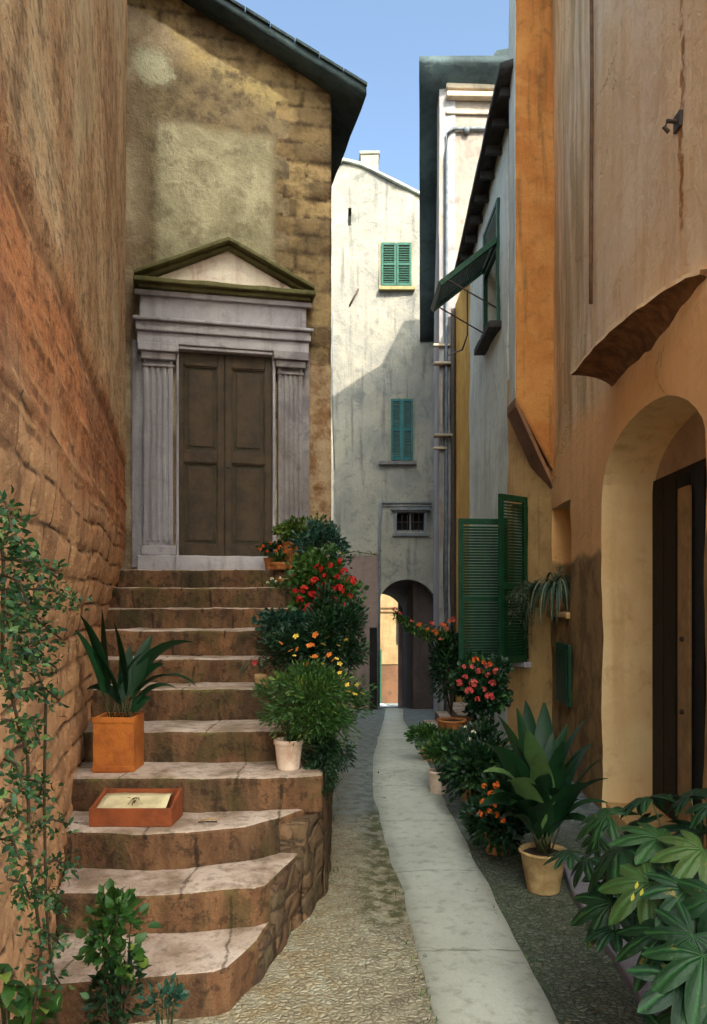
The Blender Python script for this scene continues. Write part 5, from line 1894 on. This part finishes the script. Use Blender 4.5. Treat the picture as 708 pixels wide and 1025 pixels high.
GP = 'pot plants along the foot of the ochre house'
def right_plants():
    # big aspidistra in clay pot
    y = 5.1; x = (544 - CX) / F * y
    T = potted('blade_leaf_plant', (x, y, 0), 'broad blade-leaved plant in a plain clay pot beside the yellow doorway', 'potted plant', GP)
    pot(T, (x, y, .0), .155, .26, M['clay'], taper=.66, rim=.012)
    random.seed(33); mb = MB(); st = MB(); base = Vector((x, y, .24))
    tips = [(505, 728, .85, 5.0), (530, 740, .9, 4.85), (520, 722, .3, 5.3), (545, 715, .2, 5.4), (565, 735, .3, 5.3), (585, 722, .2, 5.4), (492, 768, .95, 4.8), (498, 790, .6, 4.8),
            (540, 760, .95, 4.75), (575, 760, .4, 5.1), (600, 780, .5, 5.0), (602, 800, .7, 4.95), (590, 745, .1, 5.4), (560, 770, .3, 4.9), (515, 800, .5, 4.8), (528, 712, .1, 5.5),
            (555, 790, .2, 4.85), (508, 775, .2, 5.1), (575, 800, .3, 4.85), (590, 820, .2, 4.9), (536, 805, .3, 4.8), (520, 755, .5, 4.95), (488, 745, .8, 4.9), (500, 750, .6, 4.85), (514, 778, .95, 4.7), (486, 800, .4, 4.85), (545, 775, .7, 4.7), (562, 750, .6, 4.8), (596, 765, .3, 5.0), (584, 785, .5, 4.8), (552, 745, .2, 5.2), (570, 780, .1, 5.2), (505, 815, .3, 4.9), (534, 785, .6, 4.8)]
    for px, py, tt, d in tips:
        tip = at(px, py, d); p = base + rv(.05); p.z = .24
        v = tip - p; L = v.length; hz = Vector((v.x, v.y, 0)).length / L
        dd = (v.normalized() + Vector((0, 0, .22 + hz * .5))).normalized()
        q = p + dd * L * .25; st.tube([p, q], .005, 5)
        blade(mb, q, dd, L * .86, .15 * random.uniform(.8, 1.15), .35 + hz * 1.1, tt, 10, .14, prof=lambda x: max(.03, math.sin(math.pi * x ** .8)) ** .75, twist=random.uniform(-.6, .6))
    mb.build('foliage', M['l_asp'], T); st.build('stems', M['stem'], T)
    # orange-flowered dark plant
    y = 5.85; x = (497 - CX) / F * y
    T = potted('orange_flowering_plant', (x, y, 0), 'dark leafy plant with orange-red flowers left of the clay pot', 'potted plant', GP)
    pot(T, (x, y, 0), .11, .2, M['terra'])
    bush('foliage', M['l_dark'], T, (x, y, .18), at(500, 812, 5.75), (.24, .24, .26), 1500, .07, .038, 18, 41)
    random.seed(6)
    flowers(T, M['f_orange'], [at(a, b, 5.45) for a, b in ((485, 787), (497, 786), (492, 795), (484, 803), (490, 812), (497, 816), (503, 821), (481, 815), (494, 806))], .027, 'umbel')
    # dark glossy mid plants
    y = 6.9; x = (478 - CX) / F * y
    T = potted('dark_bushy_plant', (x, y, 0), 'dark bushy plant between the white pot and the orange flowers', 'potted plant', GP)
    pot(T, (x, y, 0), .12, .22, M['terra'])
    bush('foliage', M['l_dark'], T, (x, y, .2), at(480, 760, 6.8), (.34, .3, .32), 2000, .07, .03, 22, 42)
    y = 7.6; x = (447 - CX) / F * y
    T = potted('white_pot_plant', (x - .06, y, 0), 'small green plant in a white pot standing at the edge of the path', 'potted plant', GP)
    pot(T, (x - .08, y, 0), .10, .22, M['whitepot'])
    bush('foliage', M['l_mid'], T, (x - .08, y, .2), at(445, 752, 7.6), (.24, .2, .16), 800, .06, .03, 12, 43)
    # low green plant further back
    y = 9.2; x = (432 - CX) / F * y
    T = potted('low_green_plant', (x, y, gz(y)), 'low spreading green plant in a clay bowl farthest along the path edge', 'potted plant', GP)
    pot(T, (x, y, gz(y)), .13, .12, M['clay'])
    bush('foliage', M['l_mid'], T, (x, y, .1), at(431, 738, 9.1), (.3, .25, .15), 1100, .06, .022, 14, 44)
    # white flowers patch
    y = 7.9; x = (484 - CX) / F * y
    T = potted('coral_geranium', (x, y, 0), 'coral pink geraniums in front of the open green shutters', 'potted plant', GP)
    pot(T, (x, y, 0), .17, .42, M['terra'])
    bush('foliage', M['l_dark'], T, (x, y, .4), at(483, 690, 7.8), (.27, .25, .36), 2100, .06, .05, 22, 45)
    random.seed(9)
    P2 = [(466, 678), (474, 684), (480, 672), (489, 676), (470, 692), (484, 690), (493, 684), (464, 668), (478, 700), (487, 666), (497, 672), (472, 668), (460, 684), (490, 698)]
    flowers(T, M['f_pink'], [at(a, b, 7.45 + random.uniform(-.06, .06)) for a, b in P2], .05, 'umbel', .6, 1.1)
    flowers(T, M['f_orange'], [at(a, b, 7.42) for a, b in ((476, 661), (491, 665), (484, 663))], .04, 'umbel', .6, 1.0)
    y = 7.3; x = (470 - CX) / F * y
    T = potted('silver_leaf_plant', (x, y, 0), 'low pale-flowered plant below the coral geraniums', 'potted plant', GP)
    pot(T, (x, y, 0), .1, .2, M['clay'])
    bush('foliage', M['l_grey'], T, (x, y, .2), at(472, 735, 7.3), (.2, .16, .12), 600, .05, .02, 10, 46)
    flowers(T, M['f_white'], [at(a, b, 7.1) for a, b in ((466, 728), (474, 733), (480, 738), (486, 742), (470, 740))], .022, 'umbel')
    # tall arching shrub with flowering bough
    y = 10.6; x = (452 - CX) / F * y
    T = potted('arching_shrub', (x, y, gz(y)), 'tall dark shrub with a flowering bough arching left across the archway', 'shrub', None)
    pot(T, (x, y, gz(y)), .2, .38, M['terra'])
    bush('foliage', M['l_dark'], T, (x, y, .3), at(449, 665, 10.5), (.27, .3, .42), 2000, .07, .03, 20, 47, smat='wood_stem')
    bough = [at(450, 660, 10.5), at(446, 636, 10.4), at(430, 634, 10.3), at(412, 628, 10.2), at(396, 614, 10.1)]
    mb = MB(); mb.tube(bough, [.012, .01, .008, .005, .003], 6); mb.build('bough', M['wood_stem'], T)
    random.seed(14); mb = MB()
    for k in range(900):
        s = random.random() ** .85; i = min(3, int(s * 4)); p = bough[i].lerp(bough[i + 1], s * 4 - i)
        leaf(mb, p + rv(.13 * (1.15 - s * .8)), rv().normalized(), Vector((0, 0, 1)), .06, .028, .3, .2, random.random())
    mb.build('bough_leaves', M['l_mid'], T)
    flowers(T, M['f_orange'], [at(a, b, 10.1) for a, b in ((420, 626), (428, 630), (444, 626), (450, 622), (436, 633), (447, 630))], .04, 'umbel')
    flowers(T, M['f_pink'], [at(a, b, 10.1) for a, b in ((454, 620), (412, 622), (400, 614), (395, 610), (432, 624), (441, 640))], .035, 'umbel')
    # niche trailing plant
    c = RW.px(557, 590, .05)
    T = thing('trailing_plant', c, 'grey-green strap-leaved plant trailing from the small deep window', 'plant')
    mb = MB(); mb.lathe(RW.pt(RW.uz(557, 600)[0], RW.uz(557, 611)[1], -.02), [(0, 0), (.07, 0), (.09, .12), (.08, .12), (.07, .1), (0, .1)], 16); mb.build('pot', M['terra'], T)
    random.seed(15); mb = MB()
    b0 = RW.pt(RW.uz(557, 600)[0], RW.uz(557, 590)[1] + .02, 0)
    for k in range(95):
        a = random.uniform(0, math.tau); d = Vector((math.cos(a) * .8 - .5, math.sin(a) * .7 - .2, random.uniform(.5, 1.1)))
        blade(mb, b0 + rv(.07), d, random.uniform(.4, .72), .02, random.uniform(3, 5), random.random(), 10, .12)
    mb.build('foliage', M['l_grey'], T)
    # second trailing plant over the shutter
    c = at(530, 590, 9.2)
    T = thing('wispy_hanging_plant', c, 'wispy grey-green plant hanging in a wall pot in front of the right-hand shutter', 'plant')
    random.seed(16); mb = MB(); tw = MB()
    for k in range(26):
        a0 = at(538, 588, 9.15) + rv(.06); e = at(random.uniform(503, 534), random.uniform(590, 655), random.uniform(8.9, 9.25))
        mdp = a0.lerp(e, .45) + Vector((0, 0, .12)); pts = [a0, mdp, e]; tw.tube(pts, .003, 4)
        for j in range(34):
            s = random.random(); p = a0.lerp(mdp, s * 2) if s < .5 else mdp.lerp(e, s * 2 - 1)
            leaf(mb, p, (rv() + Vector((0, 0, -.8))).normalized(), rv().normalized(), .05, .011, .3, .1, random.random())
    mb.build('foliage', M['l_grey'], T); tw.build('stems', M['stem'], T)
    mb = MB(); p = at(540, 602, 9.1); mb.lathe(p + Vector((0, 0, -.07)), [(0, 0), (.06, 0), (.085, .13), (.075, .13), (.06, .11), (0, .11)], 16)
    mb.tube([p, RW.pt(RW.uz(546, 600)[0], p.z, 0)], .008, 5); mb.build('pot', M['terra'], T)


right_plants()


def left_plants():
    # climber on the left wall
    T = thing('climbing_plant', LW.pt(6.3, 0, .1), 'leafy green climber straggling up the stone wall at the far left', 'climbing plant')
    random.seed(51); st = MB(); mb = MB()
    trunks = [[(34, 1060), (30, 960), (22, 860), (24, 760), (14, 660), (2, 560), (-12, 470)], [(60, 1040), (52, 900), (40, 800), (36, 700), (28, 640)]]
    P = []
    for tr in trunks:
        pts = [LW.px(px, py, .09) for px, py in tr]
        pts = [p + Vector((0, nz(p, 3, 1) * .12, 0)) for p in pts]
        st.tube(pts, [.006] + [.004] * (len(pts) - 2) + [.002], 6)
        P.append(pts)
    twigs = []
    def twig(a, b, n, sp=.035):
        p, q = LW.px(*a, .11), LW.px(*b, .17)
        twigs.append((p, q, n, sp)); st.tube([p, (p + q) / 2 + Vector((.01, -.01, .02)), q], .0025, 5)
    for a, b, n in (((0, 560), (60, 580), 46), ((0, 590), (78, 603), 50), ((6, 620), (62, 640), 36), ((8, 660), (56, 668), 30), ((-4, 540), (30, 555), 34), ((20, 690), (58, 700), 24),
                    ((22, 740), (2, 720), 20), ((24, 780), (50, 800), 22), ((26, 830), (70, 825), 26), ((30, 870), (72, 866), 30), ((30, 890), (64, 905), 30), ((24, 930), (60, 945), 26),
                    ((14, 640), (2, 610), 26), ((20, 720), (40, 745), 20), ((8, 600), (40, 625), 30), ((20, 820), (4, 800), 20), ((30, 900), (8, 880), 26), ((30, 960), (60, 985), 24), ((-6, 500), (12, 530), 26),
                    ((16, 650), (44, 655), 26), ((2, 575), (30, 610), 30), ((0, 660), (20, 690), 24), ((4, 760), (24, 790), 22), ((0, 840), (20, 860), 22)):
        twig(a, b, n)
    for p, q, n, sp in twigs:
        for k in range(int(n * 2.6)):
            c = p.lerp(q, random.random()) + rv(sp)
            leaf(mb, c, (rv() + Vector((.4, -.3, .0))).normalized(), rv().normalized(), random.uniform(.012, .026), .010, .3, .2, random.random())
    for pts in P:
        for i in range(len(pts) - 1):
            for k in range(7):
                c = pts[i].lerp(pts[i + 1], random.random()) + rv(.05)
                leaf(mb, c, (rv() + Vector((.4, -.3, 0))).normalized(), rv().normalized(), random.uniform(.018, .03), .011, .3, .2, random.random() * .8)
    mb.build('foliage', M['l_climb'], T); st.build('stems', M['wood_stem'], T)
    # round-leaved shrub in front of the first step
    y = 3.2; x = (116 - CX) / F * y
    T = potted('round_leaf_shrub', (x, y, 0), 'round-leaved green shrub growing against the lowest step', 'shrub')
    bush('foliage', M['l_mid'], T, (x, y, 0), at(112, 935, 3.2), (.15, .11, .2), 300, .055, .036, 14, 61, smat='wood_stem', cr=.5)
    bush('lower_foliage', M['l_dark'], T, (x, y, 0), at(120, 1000, 3.15), (.13, .1, .14), 200, .045, .028, 10, 62, smat='wood_stem', cr=.5)
    y = 3.1; x = (165 - CX) / F * y
    T = potted('small_sprig', (x, y, 0), 'small leafy sprig at the foot of the steps, bottom left', 'plant')
    bush('foliage', M['l_blue'], T, (x, y, 0), at(165, 1006, 3.1), (.075, .07, .09), 110, .045, .02, 8, 63, cr=.5)
    T = potted('corner_plant', at(14, 1060, 2.35), 'broad-leaved plant in the very bottom left corner', 'plant')
    T.location.z = 0
    random.seed(64); mb = MB(); st = MB()
    base = Vector(T.location)
    for px, py in ((8, 985), (20, 1000), (35, 1005), (2, 1005), (15, 1018), (48, 1010), (28, 985), (5, 970), (40, 1020), (55, 1020)):
        p = at(px, py, 2.25); st.tube([base, base.lerp(p, .6) + rv(.02), p], .004, 5)
        for k in range(3): leaf(mb, p + rv(.015), (rv() + Vector((0, -.3, .4))).normalized(), Vector((0, 0, 1)), .075, .04, .4, .15, random.random())
    mb.build('foliage', M['l_mid'], T); st.build('stems', M['stem'], T)


left_plants()

def build_shade_tower():  # unseen tower, added behind the camera to block the sun
    R0 = thing('shade_tower', (8.5, -15, 0), 'tall plain tower added out of view behind the viewer to shade the alley', 'tower')
    mb = MB(); mb.box((4.7, -16, -.1), (12.4, -12, 27.5)); mb.build('shade_tower_shaft', M['white'], R0, bevel=.05)
    mb = MB(); mb.box((4.5, -16.2, 27.5), (12.6, -11.8, 27.8)); mb.build('cornice', M['cornice2'], R0)
    mb = MB(); mb.prism([(4.7, -16), (12.4, -16), (12.4, -12), (4.7, -12)], 27.8, 29.8); mb.build('shade_tower_top', M['white'], R0)


build_shade_tower()

# ------------------------------------------------------------------ small stone steps at the foot of the far houses
T = thing('doorstep', (1.7, 12.5, gz(12.5)), 'pair of low stone steps at the foot of the grey house, by the archway', 'step')
for k, (a, b, h) in enumerate(((1.12, 12.9, .14), (1.32, 12.9, .28), (1.5, 12.9, .42))):
    mb = MB(); mb.box((a, 11.3 + k * .1, gz(12) - .3), (1.88, b, gz(12) + h)); mb.build('stone_slab', M['step'], T, rough=(.15, .012, 4), bevel=.02)

random.seed(77)
mb = MB()
for k in range(70):
    y = random.uniform(3.0, 8.5); x = random.choice((random.uniform(-.3, .3), random.uniform(.9, 1.5)))
    leaf(mb, Vector((x, y, .012)), Vector((random.uniform(-1, 1), random.uniform(-1, 1), .15)), Vector((0, 0, 1)), random.uniform(.015, .035), .014, .1, .3, random.random())
tag(mb.build('fallen_leaves', M['l_dry']), kind='stuff')
mb = MB()
for k in range(900):
    y = random.uniform(3.0, 9.0)
    x = random.choice((pathx(y, -1) - .02, pathx(y, 1) + .02, -.15 if y > 5 else -.62 + (y - 3.6) * .33, 1.28 if y < 5 else 1.4)) + random.gauss(0, .025)
    if nz((x * 2, y * 2.2, 0), 1, 5) < .05: continue
    blade(mb, Vector((x, y, .0)), Vector((random.uniform(-.8, .8), random.uniform(-.8, .8), 1)), random.uniform(.015, .05), .006, 1.2, random.random(), 3, .1)
tag(mb.build('weeds', M['l_mid']), kind='stuff')

# ------------------------------------------------------------------ camera, light, sky
cam = bpy.data.cameras.new('camera'); co = bpy.data.objects.new('camera', cam); COL.objects.link(co)
co.location = (0, 0, H); co.rotation_euler = (math.radians(90), 0, 0)
cam.sensor_fit = 'VERTICAL'; cam.sensor_height = 36; cam.lens = 36 * F / 1025
cam.shift_y = (HY - 512.5) / 1025
cam.shift_x = 0
cam.clip_end = 1000; cam.clip_start = .05
SC.camera = co

sd = Vector((.42, -1, .97)).normalized()
el = math.asin(sd.z); rot = math.atan2(sd.x, sd.y)
sun = bpy.data.lights.new('sun', 'SUN'); so = bpy.data.objects.new('sun', sun); COL.objects.link(so)
sun.energy = 2.0; sun.angle = math.radians(.5); sun.color = (1, .91, .77)
so.rotation_euler = sd.to_track_quat('Z', 'Y').to_euler()
w = bpy.data.worlds.new('World'); SC.world = w; w.use_nodes = True
nt = w.node_tree; nt.nodes.clear()
sky = nt.nodes.new('ShaderNodeTexSky'); sky.sky_type = 'NISHITA'; sky.sun_disc = False
sky.sun_elevation = el; sky.sun_rotation = rot
sky.air_density = .42; sky.dust_density = 5.0; sky.ozone_density = .8
bg = nt.nodes.new('ShaderNodeBackground'); bg.inputs[1].default_value = .15
wo = nt.nodes.new('ShaderNodeOutputWorld')
tn = nt.nodes.new('ShaderNodeMix'); tn.data_type = 'RGBA'; tn.blend_type = 'MULTIPLY'; tn.inputs[0].default_value = 1
tn.inputs[7].default_value = (.85, .98, .92, 1)
nt.links.new(sky.outputs[0], tn.inputs[6]); nt.links.new(tn.outputs[2], bg.inputs[0]); nt.links.new(bg.outputs[0], wo.inputs[0])
vs = SC.view_settings
vs.view_transform = 'Standard'; vs.look = 'None'; vs.gamma = 1; vs.use_curve_mapping = False
vs.exposure = 2.2
SC.cycles.diffuse_bounces = 8; SC.cycles.max_bounces = 12
